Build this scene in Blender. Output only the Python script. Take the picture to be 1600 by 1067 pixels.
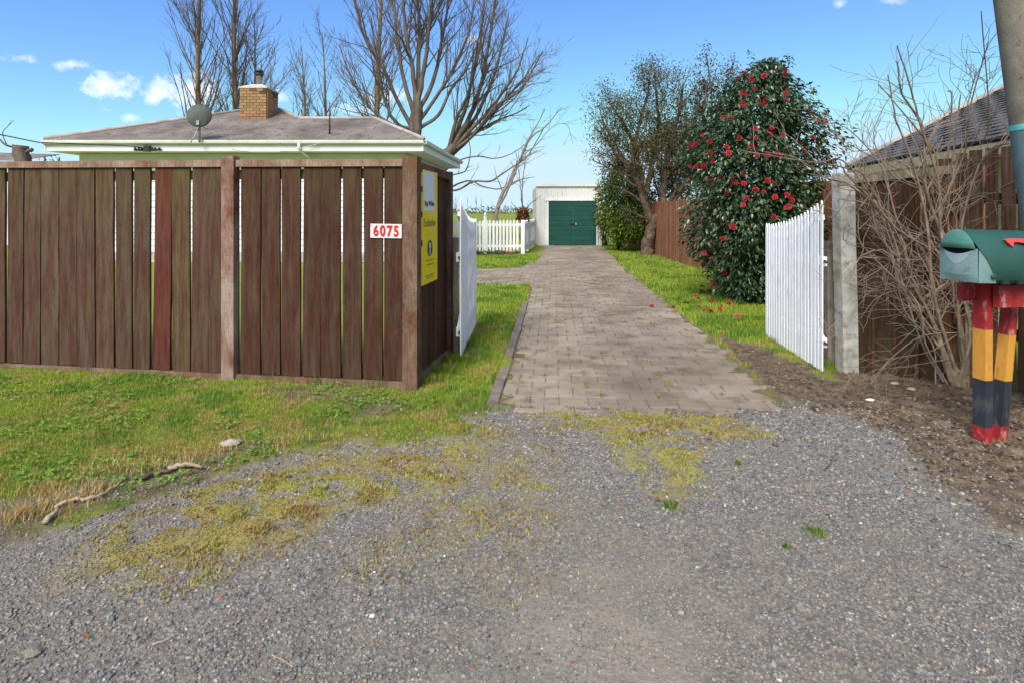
import bpy, math, random
import numpy as np
from mathutils import Vector, Matrix, Euler

rng = np.random.default_rng(7)
random.seed(7)
R = math.radians
for o in list(bpy.data.objects):
    bpy.data.objects.remove(o)
scene = bpy.context.scene
COL = scene.collection

# ------------------------------------------------------------------ camera
F, CX, HY, H = 889.0, 800.0, 330.0, 1.45       # focal length (px of a 1600 px frame), principal column, horizon row, eye height
cam_d = bpy.data.cameras.new('camera')
cam_d.sensor_width = 36
cam_d.lens = F / 1600 * 36
cam_d.shift_y = -(533.5 - HY) / 1600
cam_d.clip_start = 0.05
cam_d.clip_end = 3000
cam = bpy.data.objects.new('camera', cam_d)
cam.location = (0, 0, H)
cam.rotation_euler = (R(90), 0, 0)
COL.objects.link(cam)
scene.camera = cam

# ------------------------------------------------------------------ light
SUN_EL, SUN_AZ = 46.0, 203.0                    # azimuth clockwise from +Y: behind the camera, to its left
scene.view_settings.view_transform = 'Standard'
scene.view_settings.look = 'None'
scene.view_settings.gamma = 1
scene.view_settings.use_curve_mapping = False
scene.view_settings.exposure = 1.19
scene.cycles.use_denoising = True
scene.cycles.max_bounces = 6
scene.cycles.transparent_max_bounces = 6

world = bpy.data.worlds.new('World')
scene.world = world
world.use_nodes = True
nt = world.node_tree
for n in list(nt.nodes):
    nt.nodes.remove(n)
def wn(t, **k):
    n = nt.nodes.new(t)
    for a, b in k.items():
        setattr(n, a, b)
    return n
def wl(a, b):
    nt.links.new(a, b)
def wmath(op, a, b=None, clamp=False):
    n = wn('ShaderNodeMath', operation=op, use_clamp=clamp)
    for i, v in enumerate((a, b)):
        if v is None:
            continue
        if isinstance(v, (int, float)):
            n.inputs[i].default_value = v
        else:
            wl(v, n.inputs[i])
    return n.outputs[0]
sky = wn('ShaderNodeTexSky', sky_type='NISHITA')
sky.sun_disc = False
sky.sun_elevation = R(SUN_EL)
sky.sun_rotation = R(SUN_AZ)
sky.air_density = 1.0
sky.dust_density = 0.0
sky.ozone_density = 1.6
sky.altitude = 50
tc = wn('ShaderNodeTexCoord')
sep = wn('ShaderNodeSeparateXYZ')
wl(tc.outputs['Generated'], sep.inputs[0])
dx, dy, dz = sep.outputs
ysafe = wmath('MAXIMUM', dy, 0.05)
u = wmath('DIVIDE', dx, ysafe)
v = wmath('DIVIDE', dz, ysafe)
nz = wn('ShaderNodeTexNoise')
nz.inputs['Scale'].default_value = 22
nz.inputs['Detail'].default_value = 7
nz.inputs['Roughness'].default_value = 0.66
wl(tc.outputs['Generated'], nz.inputs['Vector'])
nfac = wmath('MULTIPLY', wmath('SUBTRACT', nz.outputs['Fac'], 0.5), 4.4)
mask = None
for (px, py, rx, ry, amp) in [(30, 92, 42, 14, .85), (112, 102, 46, 14, .8), (172, 132, 58, 30, 1.1), (290, 142, 60, 34, 1.15),
                              (242, 156, 20, 12, .7), (165, 172, 26, 12, .55), (205, 184, 20, 9, .5), (612, 152, 60, 22, .9), (430, 150, 50, 20, .6),
                              (735, 62, 26, 13, .7), (1312, 8, 12, 9, .5), (1392, 2, 30, 8, .5), (560, 172, 50, 16, .6)]:
    a = wmath('DIVIDE', wmath('SUBTRACT', u, (px - CX) / F), rx * .85 / F)
    b = wmath('DIVIDE', wmath('SUBTRACT', v, (HY - py) / F), ry * .8 / F)
    d = wmath('SQRT', wmath('ADD', wmath('MULTIPLY', a, a), wmath('MULTIPLY', b, b)))
    m = wmath('MULTIPLY', wmath('ADD', wmath('SUBTRACT', 1.0, d), nfac), amp * .7, True)
    mask = m if mask is None else wmath('MAXIMUM', mask, m)
front = wmath('GREATER_THAN', dy, 0.05)
mask = wmath('MULTIPLY', mask, front)
# denser unseen cloud round the rest of the sky, added for whiter fill light
n2 = wn('ShaderNodeTexNoise')
n2.inputs['Scale'].default_value = 4.5
n2.inputs['Detail'].default_value = 8
wl(tc.outputs['Generated'], n2.inputs['Vector'])
gen = wmath('MULTIPLY', wmath('SUBTRACT', n2.outputs['Fac'], 0.44), 5.0, True)
gen = wmath('MULTIPLY', gen, wmath('SUBTRACT', 1.0, front))
mask = wmath('MAXIMUM', mask, gen)
skyadj = wn('ShaderNodeMix', data_type='RGBA', blend_type='MULTIPLY')
skyadj.inputs[0].default_value = 1.0
wl(sky.outputs[0], skyadj.inputs[6])
skyadj.inputs[7].default_value = (0.60, 0.82, 1.12, 1)
skycap = wn('ShaderNodeMix', data_type='RGBA', blend_type='DARKEN')   # keeps the horizon pale blue instead of burnt out
skycap.inputs[0].default_value = 1.0
wl(skyadj.outputs[2], skycap.inputs[6])
skycap.inputs[7].default_value = (3.45, 4.6, 5.4, 1)
mixc = wn('ShaderNodeMix', data_type='RGBA')
wl(mask, mixc.inputs[0])
wl(skycap.outputs[2], mixc.inputs[6])
mixc.inputs[7].default_value = (7.4, 7.4, 7.4, 1)
bg = wn('ShaderNodeBackground')
bg.inputs['Strength'].default_value = 0.085
wl(mixc.outputs[2], bg.inputs['Color'])
wo = wn('ShaderNodeOutputWorld')
wl(bg.outputs[0], wo.inputs[0])

sd = Vector((math.sin(R(SUN_AZ)) * math.cos(R(SUN_EL)), math.cos(R(SUN_AZ)) * math.cos(R(SUN_EL)), math.sin(R(SUN_EL))))
sun_d = bpy.data.lights.new('sun', 'SUN')
sun_d.energy = 2.4
sun_d.angle = R(28)                              # sun behind thin cloud: soft shadows
sun_d.color = (1.0, 0.95, 0.86)
sun = bpy.data.objects.new('sun', sun_d)
sun.rotation_euler = sd.to_track_quat('Z', 'Y').to_euler()
sun.location = (-4, -6, 9)
COL.objects.link(sun)

# ------------------------------------------------------------------ helpers
def P(px, py, Y):
    return Vector(((px - CX) / F * Y, Y, H - (py - HY) / F * Y))
def G(px, py, z=0.0):
    Y = F * (H - z) / (py - HY)
    return Vector(((px - CX) / F * Y, Y, z))
def lin(hexs, k=1.0):
    o = []
    for i in (0, 2, 4):
        c = int(hexs[i:i + 2], 16) / 255
        o.append((c / 12.92 if c <= 0.04045 else ((c + 0.055) / 1.055) ** 2.4) * k)
    return tuple(o)

def tag(o, label=None, cat=None, group=None, kind=None):
    if label: o['label'] = label
    if cat: o['category'] = cat
    if group: o['group'] = group
    if kind: o['kind'] = kind
    return o
def root(name, label, cat, loc, group=None):
    o = bpy.data.objects.new(name, None)
    COL.objects.link(o)
    o.location = loc
    o.empty_display_size = 0.2
    return tag(o, label, cat, group)
def off(o):
    v = Vector((0, 0, 0))
    while o is not None:
        v = v + o.location
        o = o.parent
    return v
def link(name, me, parent=None, loc=(0, 0, 0)):
    o = bpy.data.objects.new(name, me)
    COL.objects.link(o)
    o.parent = parent
    o.location = loc
    return o
def place(name, me, parent, M):
    o = bpy.data.objects.new(name, me)
    COL.objects.link(o)
    o.parent = parent
    o.matrix_basis = Matrix.Translation(-off(parent)) @ M if parent else M
    return o

class MB:
    def __init__(s):
        s.v, s.f = [], []
    def add(s, vs, fs):
        b = len(s.v)
        s.v += [tuple(q) for q in vs]
        s.f += [tuple(i + b for i in q) for q in fs]
        return s
    def box(s, c, d, M=None):
        x, y, z = d[0] / 2, d[1] / 2, d[2] / 2
        vs = [Vector(q) for q in [(-x, -y, -z), (x, -y, -z), (x, y, -z), (-x, y, -z), (-x, -y, z), (x, -y, z), (x, y, z), (-x, y, z)]]
        if M is not None:
            vs = [M @ q for q in vs]
        vs = [q + Vector(c) for q in vs]
        return s.add(vs, [(0, 3, 2, 1), (4, 5, 6, 7), (0, 1, 5, 4), (1, 2, 6, 5), (2, 3, 7, 6), (3, 0, 4, 7)])
    def hexa(s, b, t):
        return s.add(list(b) + list(t), [(3, 2, 1, 0), (4, 5, 6, 7), (0, 1, 5, 4), (1, 2, 6, 5), (2, 3, 7, 6), (3, 0, 4, 7)])
    def bar(s, a, b, w, h, up=(0, 0, 1)):
        a, b = Vector(a), Vector(b)
        d = (b - a).normalized()
        u_ = Vector(up)
        sx = d.cross(u_)
        if sx.length < 1e-5:
            sx = Vector((1, 0, 0))
        sx.normalize()
        sy = sx.cross(d).normalized()
        q = [sx * (-w / 2) - sy * (h / 2), sx * (w / 2) - sy * (h / 2), sx * (w / 2) + sy * (h / 2), sx * (-w / 2) + sy * (h / 2)]
        return s.hexa([a + k for k in q], [b + k for k in q])
    def prism(s, poly, ext):
        ext = Vector(ext)
        n = len(poly)
        vs = [Vector(q) for q in poly] + [Vector(q) + ext for q in poly]
        fs = [tuple(range(n))[::-1], tuple(range(n, 2 * n))]
        fs += [(i, (i + 1) % n, n + (i + 1) % n, n + i) for i in range(n)]
        return s.add(vs, fs)
    def tube(s, pts, rad, n=6, cap=True):
        vs, fs = tube_np(pts, rad, n, cap)
        return s.add([tuple(q) for q in vs], fs)
    def lathe(s, prof, c, n=16, M=None):
        vs, fs = [], []
        for (r, z) in prof:
            for k in range(n):
                a = 2 * math.pi * k / n
                q = Vector((r * math.cos(a), r * math.sin(a), z))
                if M is not None: q = M @ q
                vs.append(q + Vector(c))
        m = len(prof)
        for i in range(m - 1):
            for k in range(n):
                k2 = (k + 1) % n
                fs.append((i * n + k, i * n + k2, (i + 1) * n + k2, (i + 1) * n + k))
        fs.append(tuple(range(n))[::-1])
        fs.append(tuple(range((m - 1) * n, m * n)))
        return s.add(vs, fs)
    def build(s, name, mat, parent=None, smooth=False, origin=None):
        o_ = off(parent) if parent else Vector(origin or (0, 0, 0))
        me = bpy.data.meshes.new(name)
        me.from_pydata([(q[0] - o_.x, q[1] - o_.y, q[2] - o_.z) for q in s.v], [], s.f)
        if smooth:
            me.polygons.foreach_set('use_smooth', [True] * len(me.polygons))
        me.materials.append(mat)
        me.update()
        return link(name, me, parent, (0, 0, 0) if parent else o_)

def tube_np(pts, rad, n=6, cap=True):
    p = np.array([tuple(q) for q in pts], float)
    m = len(p)
    t = np.gradient(p, axis=0)
    t /= np.linalg.norm(t, axis=1)[:, None] + 1e-9
    ref = np.array([0, 1.0, 0]) if abs(t[0, 1]) < .8 else np.array([1.0, 0, 0])
    a = np.cross(t, ref)
    a /= np.linalg.norm(a, axis=1)[:, None] + 1e-9
    b = np.cross(t, a)
    ang = np.arange(n) * 2 * np.pi / n
    r = np.array(rad, float)[:, None, None]
    vs = p[:, None, :] + r * (a[:, None, :] * np.cos(ang)[None, :, None] + b[:, None, :] * np.sin(ang)[None, :, None])
    vs = vs.reshape(-1, 3)
    fs = []
    for i in range(m - 1):
        for k in range(n):
            k2 = (k + 1) % n
            fs.append((i * n + k, i * n + k2, (i + 1) * n + k2, (i + 1) * n + k))
    if cap:
        fs.append(tuple(range(n))[::-1])
        fs.append(tuple(range((m - 1) * n, m * n)))
    return vs, fs

def np_mesh(name, verts, tris, mat, cols=None, smooth=False):
    me = bpy.data.meshes.new(name)
    nv, nf = len(verts), len(tris)
    me.vertices.add(nv)
    me.vertices.foreach_set('co', np.ascontiguousarray(verts, np.float32).ravel())
    k = tris.shape[1]
    me.loops.add(nf * k)
    me.loops.foreach_set('vertex_index', np.ascontiguousarray(tris, np.int32).ravel())
    me.polygons.add(nf)
    me.polygons.foreach_set('loop_start', np.arange(0, nf * k, k, dtype=np.int32))
    if smooth:
        me.polygons.foreach_set('use_smooth', np.ones(nf, bool))
    me.update(calc_edges=True)
    if cols is not None:
        at = me.attributes.new('Col', 'FLOAT_COLOR', 'POINT')
        c4 = np.ones((nv, 4), np.float32)
        c4[:, :3] = cols
        at.data.foreach_set('color', c4.ravel())
    me.materials.append(mat)
    return me

def scatter(base_v, base_f, mats, pos, cols=None):
    """n copies of a small mesh as one array; mats (n,3,3), pos (n,3), cols (n,3)"""
    n, k = len(pos), len(base_v)
    vs = np.einsum('nij,kj->nki', mats, base_v) + pos[:, None, :]
    fs = base_f[None, :, :] + (np.arange(n) * k)[:, None, None]
    c = None if cols is None else np.repeat(cols, k, axis=0)
    return vs.reshape(-1, 3), fs.reshape(-1, base_f.shape[1]), c

def rotmats(yaw, pitch, roll):
    cy, sy, cp, sp, cr, sr = np.cos(yaw), np.sin(yaw), np.cos(pitch), np.sin(pitch), np.cos(roll), np.sin(roll)
    Z = np.zeros((len(yaw), 3, 3)); Xm = Z.copy(); Ym = Z.copy()
    Z[:, 0, 0] = cy; Z[:, 0, 1] = -sy; Z[:, 1, 0] = sy; Z[:, 1, 1] = cy; Z[:, 2, 2] = 1
    Xm[:, 0, 0] = 1; Xm[:, 1, 1] = cp; Xm[:, 1, 2] = -sp; Xm[:, 2, 1] = sp; Xm[:, 2, 2] = cp
    Ym[:, 1, 1] = 1; Ym[:, 0, 0] = cr; Ym[:, 0, 2] = sr; Ym[:, 2, 0] = -sr; Ym[:, 2, 2] = cr
    return Z @ Xm @ Ym

def _hash(ix, iy, seed):
    h = (ix.astype(np.int64) * 374761393 + iy.astype(np.int64) * 668265263 + seed * 1442695041) & 0x7fffffff
    h = ((h ^ (h >> 13)) * 1274126177) & 0x7fffffff
    return ((h ^ (h >> 16)) & 0xffff) / 65535.0
def vnoise(x, y, seed=0):
    ix, iy = np.floor(x), np.floor(y)
    fx, fy = x - ix, y - iy
    fx, fy = fx * fx * (3 - 2 * fx), fy * fy * (3 - 2 * fy)
    a, b = _hash(ix, iy, seed), _hash(ix + 1, iy, seed)
    c, d = _hash(ix, iy + 1, seed), _hash(ix + 1, iy + 1, seed)
    return (a * (1 - fx) + b * fx) * (1 - fy) + (c * (1 - fx) + d * fx) * fy
def fbm(x, y, scale, seed=0, oct=4):
    s, a, t = 0, 0.5, 0
    for i in range(oct):
        s = s + a * vnoise(x * scale, y * scale, seed + i * 17)
        t += a
        a *= .5
        scale *= 2.1
    return s / t
def sdf(poly, x, y):
    """signed distance to a polygon, negative inside"""
    p = np.array(poly, float)
    d = np.full(x.shape, 1e18)
    inside = np.zeros(x.shape, bool)
    for i in range(len(p)):
        a, b = p[i], p[(i + 1) % len(p)]
        e = b - a
        wx, wy = x - a[0], y - a[1]
        t = np.clip((wx * e[0] + wy * e[1]) / (e @ e + 1e-12), 0, 1)
        d = np.minimum(d, (wx - t * e[0]) ** 2 + (wy - t * e[1]) ** 2)
        c = (a[1] > y) != (b[1] > y)
        with np.errstate(divide='ignore', invalid='ignore'):
            xc = e[0] * (y - a[1]) / (e[1] if abs(e[1]) > 1e-12 else 1e-12) + a[0]
        inside ^= c & (x < xc)
    d = np.sqrt(d)
    return np.where(inside, -d, d)
def sstep(a, b, x):
    t = np.clip((x - a) / (b - a), 0, 1)
    return t * t * (3 - 2 * t)
def gp(pts):
    return [tuple(G(a, b)[:2]) for a, b in pts]

# ------------------------------------------------------------------ materials
def new_mat(name):
    m = bpy.data.materials.new(name)
    m.use_nodes = True
    t = m.node_tree
    return m, t, t.nodes['Principled BSDF']
def node(t, ty, **k):
    n = t.nodes.new(ty)
    for a, b in k.items():
        setattr(n, a, b)
    return n
def coords(t, scale=(1, 1, 1), rnd=True):
    tcn = node(t, 'ShaderNodeTexCoord')
    mp = node(t, 'ShaderNodeMapping')
    t.links.new(tcn.outputs['Object'], mp.inputs['Vector'])
    mp.inputs['Scale'].default_value = scale
    if rnd:
        oi = node(t, 'ShaderNodeObjectInfo')
        mu = node(t, 'ShaderNodeMath', operation='MULTIPLY')
        mu.inputs[1].default_value = 37.0
        t.links.new(oi.outputs['Random'], mu.inputs[0])
        t.links.new(mu.outputs[0], mp.inputs['Location'])
    return mp.outputs[0]
def noise(t, vec, scale, detail=5, rough=.55):
    n = node(t, 'ShaderNodeTexNoise')
    n.inputs['Scale'].default_value = scale
    n.inputs['Detail'].default_value = detail
    n.inputs['Roughness'].default_value = rough
    t.links.new(vec, n.inputs['Vector'])
    return n.outputs['Fac']
def ramp(t, fac, stops):
    r = node(t, 'ShaderNodeValToRGB')
    t.links.new(fac, r.inputs[0])
    el = r.color_ramp.elements
    while len(el) < len(stops):
        el.new(0.5)
    for e, (p, c) in zip(el, stops):
        e.position = p
        c = c if isinstance(c, tuple) else (c, c, c)
        e.color = (*c, 1)
    return r.outputs[0]
def mix(t, fac, a, b, mode='MIX'):
    n = node(t, 'ShaderNodeMix', data_type='RGBA', blend_type=mode)
    for i, q in ((0, fac), (6, a), (7, b)):
        if isinstance(q, (int, float)):
            n.inputs[i].default_value = q
        elif isinstance(q, tuple):
            n.inputs[i].default_value = (*q, 1)
        else:
            t.links.new(q, n.inputs[i])
    return n.outputs[2]
def bump(t, b, h, strength, dist=.01):
    n = node(t, 'ShaderNodeBump')
    n.inputs['Strength'].default_value = strength
    n.inputs['Distance'].default_value = dist
    t.links.new(h, n.inputs['Height'])
    t.links.new(n.outputs[0], b.inputs['Normal'])
def tinted(t, col, tint):
    if tint == 'obj':
        oi = node(t, 'ShaderNodeObjectInfo')
        return mix(t, 1.0, col, oi.outputs['Color'], 'MULTIPLY')
    if tint == 'attr':
        at = node(t, 'ShaderNodeAttribute', attribute_name='Col')
        return mix(t, 1.0, col, at.outputs['Color'], 'MULTIPLY')
    return col
def surf(name, stops, scale=6, rough=.8, bmp=.3, bscale=60, stretch=(1, 1, 1), tint=None, spec=.3, bdist=.005, dirt=None, metal=0, rnd=True, posn=False):
    """noise-driven colour ramp + finer grain + bump; dirt = (colour, amount, scale)"""
    m, t, b = new_mat(name)
    vec = coords(t, stretch, rnd)
    if posn:
        vec = node(t, 'ShaderNodeNewGeometry').outputs['Position']
    f = noise(t, vec, scale)
    col = ramp(t, f, stops)
    g = noise(t, vec, bscale, 4, .6)
    col = mix(t, .35, col, ramp(t, g, [(.3, .55), (.7, 1.0)]), 'MULTIPLY')
    if dirt:
        d = noise(t, vec, dirt[2], 6, .65)
        lo = .62 - dirt[1] * .25
        col = mix(t, ramp(t, d, [(lo, 0.0), (lo + .18, 1.0)]), col, dirt[0])
    col = tinted(t, col, tint)
    t.links.new(col, b.inputs['Base Color'])
    b.inputs['Roughness'].default_value = rough
    b.inputs['Specular IOR Level'].default_value = spec
    b.inputs['Metallic'].default_value = metal
    if bmp:
        bump(t, b, g, bmp, bdist)
    return m
def wood(name, base, grey, dark, algae=None, tint='obj', zalg=(1.2, 1.75), greyamt=.5, algae_low=None):
    m, t, b = new_mat(name)
    tcn = node(t, 'ShaderNodeTexCoord')
    vec = coords(t, (1, 1, .12))
    vec2 = coords(t, (1, 1, .6))
    grain = noise(t, vec, 85, 8, .72)
    streak = noise(t, vec2, 9, 7, .72)
    blot = noise(t, vec2, 3.2, 8, .68)
    saw = noise(t, coords(t, (.25, 1, 6)), 34, 4, .6)
    col = ramp(t, streak, [(.3, dark), (.62, base)])
    col = mix(t, ramp(t, blot, [(.62 - greyamt * .35, 0.0), (.82 - greyamt * .25, .85)]), col, grey)
    col = mix(t, .75, col, ramp(t, grain, [(.32, .42), (.6, 1.08)]), 'MULTIPLY')
    col = mix(t, .45, col, ramp(t, saw, [(.35, .62), (.6, 1.1)]), 'MULTIPLY')
    fine = noise(t, coords(t, (3, 3, 1)), 90, 3, .7)
    col = mix(t, .4, col, ramp(t, fine, [(.3, .6), (.7, 1.15)]), 'MULTIPLY')
    kn = node(t, 'ShaderNodeTexVoronoi')
    kn.inputs['Scale'].default_value = 2.6
    t.links.new(coords(t, (1.6, .2, 1)), kn.inputs['Vector'])
    col = mix(t, ramp(t, kn.outputs['Distance'], [(.035, .8), (.075, 0.0)]), col, tuple(q * .4 for q in dark))
    if algae:
        sp = node(t, 'ShaderNodeSeparateXYZ')
        t.links.new(tcn.outputs['Object'], sp.inputs[0])
        mr = node(t, 'ShaderNodeMapRange')
        mr.inputs[1].default_value, mr.inputs[2].default_value = zalg
        t.links.new(sp.outputs[2], mr.inputs[0])
        am = node(t, 'ShaderNodeMath', operation='MULTIPLY')
        t.links.new(mr.outputs[0], am.inputs[0])
        t.links.new(ramp(t, noise(t, vec2, 5, 5), [(.42, 0.0), (.66, .75)]), am.inputs[1])
        col = mix(t, am.outputs[0], col, algae)
    col = tinted(t, col, tint)
    t.links.new(col, b.inputs['Base Color'])
    b.inputs['Roughness'].default_value = .88
    b.inputs['Specular IOR Level'].default_value = .2
    bump(t, b, grain, .7, .006)
    return m
def leafmat(name, tint='attr', rough=.45, spec=.4, trans=.25, base=(1, 1, 1)):
    m, t, b = new_mat(name)
    col = tinted(t, base, tint) if tint else None
    if tint is None:
        n = node(t, 'ShaderNodeRGB'); n.outputs[0].default_value = (*base, 1); col = n.outputs[0]
    t.links.new(col, b.inputs['Base Color'])
    b.inputs['Roughness'].default_value = rough
    b.inputs['Specular IOR Level'].default_value = spec
    tr = node(t, 'ShaderNodeBsdfTranslucent')
    t.links.new(col, tr.inputs[0])
    mx = node(t, 'ShaderNodeMixShader')
    mx.inputs[0].default_value = trans
    t.links.new(b.outputs[0], mx.inputs[1])
    t.links.new(tr.outputs[0], mx.inputs[2])
    t.links.new(mx.outputs[0], t.nodes['Material Output'].inputs[0])
    return m

M = {}
M['board'] = wood('weathered_stained_board', lin('684538'), lin('72634f'), lin('452c22'), algae=lin('605c34'), greyamt=.52)
M['rail'] = wood('weathered_rail', lin('8f6f5c'), lin('a39280'), lin('59402f'), algae=None, greyamt=.6)
M['post'] = wood('weathered_post', lin('80503f'), lin('a8988a'), lin('5a3526'), greyamt=.75)
M['brown_post'] = wood('brown_post', lin('6d4a3c'), lin('8a7a6a'), lin('4a3026'), algae=lin('5c5a30'), zalg=(1.1, 2.6), greyamt=.55)
M['grey_wood'] = wood('bare_grey_wood', lin('8d8576'), lin('a59d90'), lin('4f4638'), greyamt=.7)
M['dark_board'] = wood('dark_weathered_board', lin('6a4a3a'), lin('7c7060'), lin('38281d'), algae=lin('55522f'), zalg=(1.9, -.6), greyamt=.45)
M['warm_board'] = wood('warm_brown_board', lin('8a5a44'), lin('94806c'), lin('5a3a2b'), greyamt=.45)
M['white'] = surf('old_white_paint', [(.35, lin('d8d8d6')), (.65, lin('f0f0f0'))], 3, .6, .25, 50, (1, 1, .25), dirt=(lin('a9a79c'), .15, 9))
M['gate_white'] = surf('gate_white_paint', [(.35, lin('f0f0f3')), (.65, lin('fbfbfc'))], 3, .55, .2, 50, (1, 1, .25), dirt=(lin('c0bfbc'), .1, 9))
M['cream'] = surf('cream_paint', [(.3, lin('d9d8c8')), (.7, lin('e9e8da'))], 2, .6, .1, 40)
M['frieze'] = surf('pale_green_frieze', [(.3, lin('ccd4ba')), (.7, lin('d8dec8'))], 2, .6, .1, 40)  # pale green tone of the band under the front eave
M['weatherboard'] = surf('white_weatherboard', [(.3, lin('dcdce0')), (.7, lin('efeff2'))], 2, .6, .1, 40)
M['concrete'] = surf('rough_concrete', [(.3, lin('8f8b82')), (.5, lin('b3afa6')), (.7, lin('cac7be'))], 7, .9, .5, 70, dirt=(lin('6f6a5e'), .3, 13))
M['pole'] = surf('speckled_pole_concrete', [(.3, lin('6c655a')), (.6, lin('80796b')), (.8, lin('938c7d'))], 5, .9, .6, 60, dirt=(lin('3d372f'), .18, 24))
M['teal'] = surf('faded_teal_paint', [(.3, lin('5a7076')), (.55, lin('668288')), (.8, lin('7e8a86'))], 9, .7, .4, 60, dirt=(lin('5e605a'), .55, 18))
M['tape'] = surf('turquoise_tape', [(.3, lin('4fb0b0')), (.7, lin('74c8c4'))], 9, .5, .1, 60)
M['roof'] = surf('lichened_roof_iron', [(.28, lin('625952')), (.5, lin('7d746c')), (.72, lin('928980'))], 1.3, .85, .3, 30, dirt=(lin('554a48'), .45, 4.5))
M['ridge'] = surf('ridge_capping', [(.3, lin('8f857f')), (.7, lin('b9b1a8'))], 3, .7, .2, 40)
M['gutter'] = surf('gutter_paint', [(.3, lin('c9cabb')), (.7, lin('dedfd2'))], 2, .55, .1, 40, dirt=(lin('a0a08c'), .2, 7))
M['fascia'] = surf('fascia_paint', [(.3, lin('d8d9d2')), (.7, lin('e8e9e4'))], 2, .55, .1, 40)
M['brick'] = surf('tan_brick', [(.3, lin('94734e')), (.55, lin('a68864')), (.8, lin('b89d7a'))], 16, .9, .5, 120, tint='obj', dirt=(lin('6b4a30'), .2, 10))
M['mortar'] = surf('dark_mortar', [(.3, lin('4a3b30')), (.7, lin('6b5747'))], 30, .95, .4, 120)
M['cap'] = surf('cement_cap', [(.3, lin('a5a094')), (.7, lin('cfcbc0'))], 8, .9, .4, 60)
M['metal'] = surf('dull_metal', [(.3, lin('8a8c8c')), (.7, lin('b5b6b4'))], 12, .5, .1, 60, metal=.5)
M['dark_metal'] = surf('dark_metal', [(.3, lin('26231f')), (.7, lin('403a33'))], 12, .55, .2, 60)
M['dish'] = surf('weathered_dish', [(.3, lin('3a3e3a')), (.55, lin('50544e')), (.75, lin('66655a'))], 5, .6, .2, 50, (1, 1, .4))
M['rust'] = surf('rusty_iron', [(.3, lin('3f2c22')), (.7, lin('70503c'))], 25, .9, .5, 90)
M['shed'] = surf('off_white_iron', [(.3, lin('cfcdc6')), (.7, lin('e2e0da'))], 1.5, .65, .1, 40, (1, 1, .2), dirt=(lin('a89f8f'), .18, 3))
M['green_door'] = surf('dark_green_paint', [(.3, lin('16443a')), (.7, lin('1c5044'))], 2, .55, .15, 40, (.3, 1, 1))
M['soil'] = None
M['bark_warm'] = surf('bare_bark', [(.3, lin('4c4238')), (.55, lin('6a5f51')), (.75, lin('857b6c'))], 5, .95, .6, 40, (1, 1, .25))
M['bark_twig'] = surf('twig_bark', [(.3, lin('54483f')), (.7, lin('776a5e'))], 3, .9, 0)
M['bark_poplar'] = surf('poplar_bark', [(.3, lin('5a4c36')), (.55, lin('7c6d4e')), (.75, lin('968a68'))], 5, .95, .6, 40, (1, 1, .3))
M['bark_pale'] = surf('pale_bark', [(.3, lin('71675c')), (.7, lin('948a7e'))], 6, .9, .4, 40)
M['bark_dark'] = surf('dark_bark', [(.3, lin('3f332a')), (.55, lin('645343')), (.75, lin('83745f'))], 8, .95, .7, 50)
M['bark_bush'] = surf('bush_bark', [(.3, lin('685846')), (.55, lin('8c7a66')), (.75, lin('a99a86'))], 10, .9, .4, 60)
M['bark_bush_twig'] = surf('bush_twig_bark', [(.3, lin('74635a')), (.7, lin('a0907f'))], 6, .85, 0)
M['leaf'] = leafmat('leaf_colours')
M['camellia'] = leafmat('camellia_leaf', 'attr', .32, .5, .12)
M['camellia_obj'] = leafmat('camellia_leaf_piece', 'obj', .32, .5, .12)
M['petal'] = leafmat('camellia_petal', 'obj', .55, .3, .2)
M['grass'] = leafmat('grass_blade', 'attr', .6, .25, .3)
M['stone'] = surf('gravel_stone', [(.2, .75), (.8, 1.1)], 60, .85, 0, 200, tint='attr', spec=.3)
M['stone_obj'] = surf('pale_rock', [(.3, lin('8d857b')), (.7, lin('b8b0a6'))], 20, .9, .5, 120)
M['drywood'] = surf('dry_driftwood', [(.3, lin('8c7562')), (.7, lin('bda893'))], 20, .9, .4, 120)
M['dryleaf'] = leafmat('dry_leaf', None, .7, .2, .2, lin('8a5c40'))
M['sign_yellow'] = surf('sign_yellow', [(.3, lin('e8d000')), (.7, lin('f0da00'))], 2, .4, 0, 40)
M['sign_white'] = surf('sign_white', [(.3, lin('d8dae2')), (.7, lin('e2e4ea'))], 2, .4, 0, 40)
M['ink'] = surf('sign_ink', [(.3, lin('3d3d44')), (.7, lin('4c4c54'))], 2, .5, 0)
M['ink_soft'] = surf('sign_ink_olive', [(.3, lin('8f7f14')), (.7, lin('9c8a1a'))], 2, .5, 0)
M['photo_light'] = surf('print_grey_light', [(.3, lin('b9bac4')), (.7, lin('cfd0d8'))], 30, .5, 0)
M['photo_dark'] = surf('print_grey_dark', [(.3, lin('2f3036')), (.7, lin('45464c'))], 30, .5, 0)
M['plate'] = surf('number_plate', [(.3, lin('d2d0c9')), (.7, lin('dedcd6'))], 6, .5, 0, dirt=(lin('b5b1a6'), .15, 8))
M['red_digit'] = surf('red_digit', [(.3, lin('c1202c')), (.7, lin('d02a34'))], 9, .5, 0)
M['mb_green'] = surf('mailbox_green', [(.3, lin('1a453c')), (.7, lin('25544a'))], 4, .42, .15, 90, spec=.5)
M['mb_pale'] = surf('mailbox_faded_green', [(.3, lin('6a8884')), (.7, lin('80999a'))], 5, .5, .15, 90, dirt=(lin('5f7672'), .3, 14))
M['mb_hood'] = surf('mailbox_hood_green', [(.3, lin('3f7264')), (.7, lin('55857a'))], 5, .45, .15, 90)
M['mb_crescent'] = surf('mailbox_bleached', [(.3, lin('8499a0')), (.7, lin('98aaae'))], 12, .6, .1, 90)
M['mb_black'] = surf('mailbox_slot', [(.3, (.008, .01, .01)), (.7, (.015, .016, .016))], 5, .8, 0)
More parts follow.
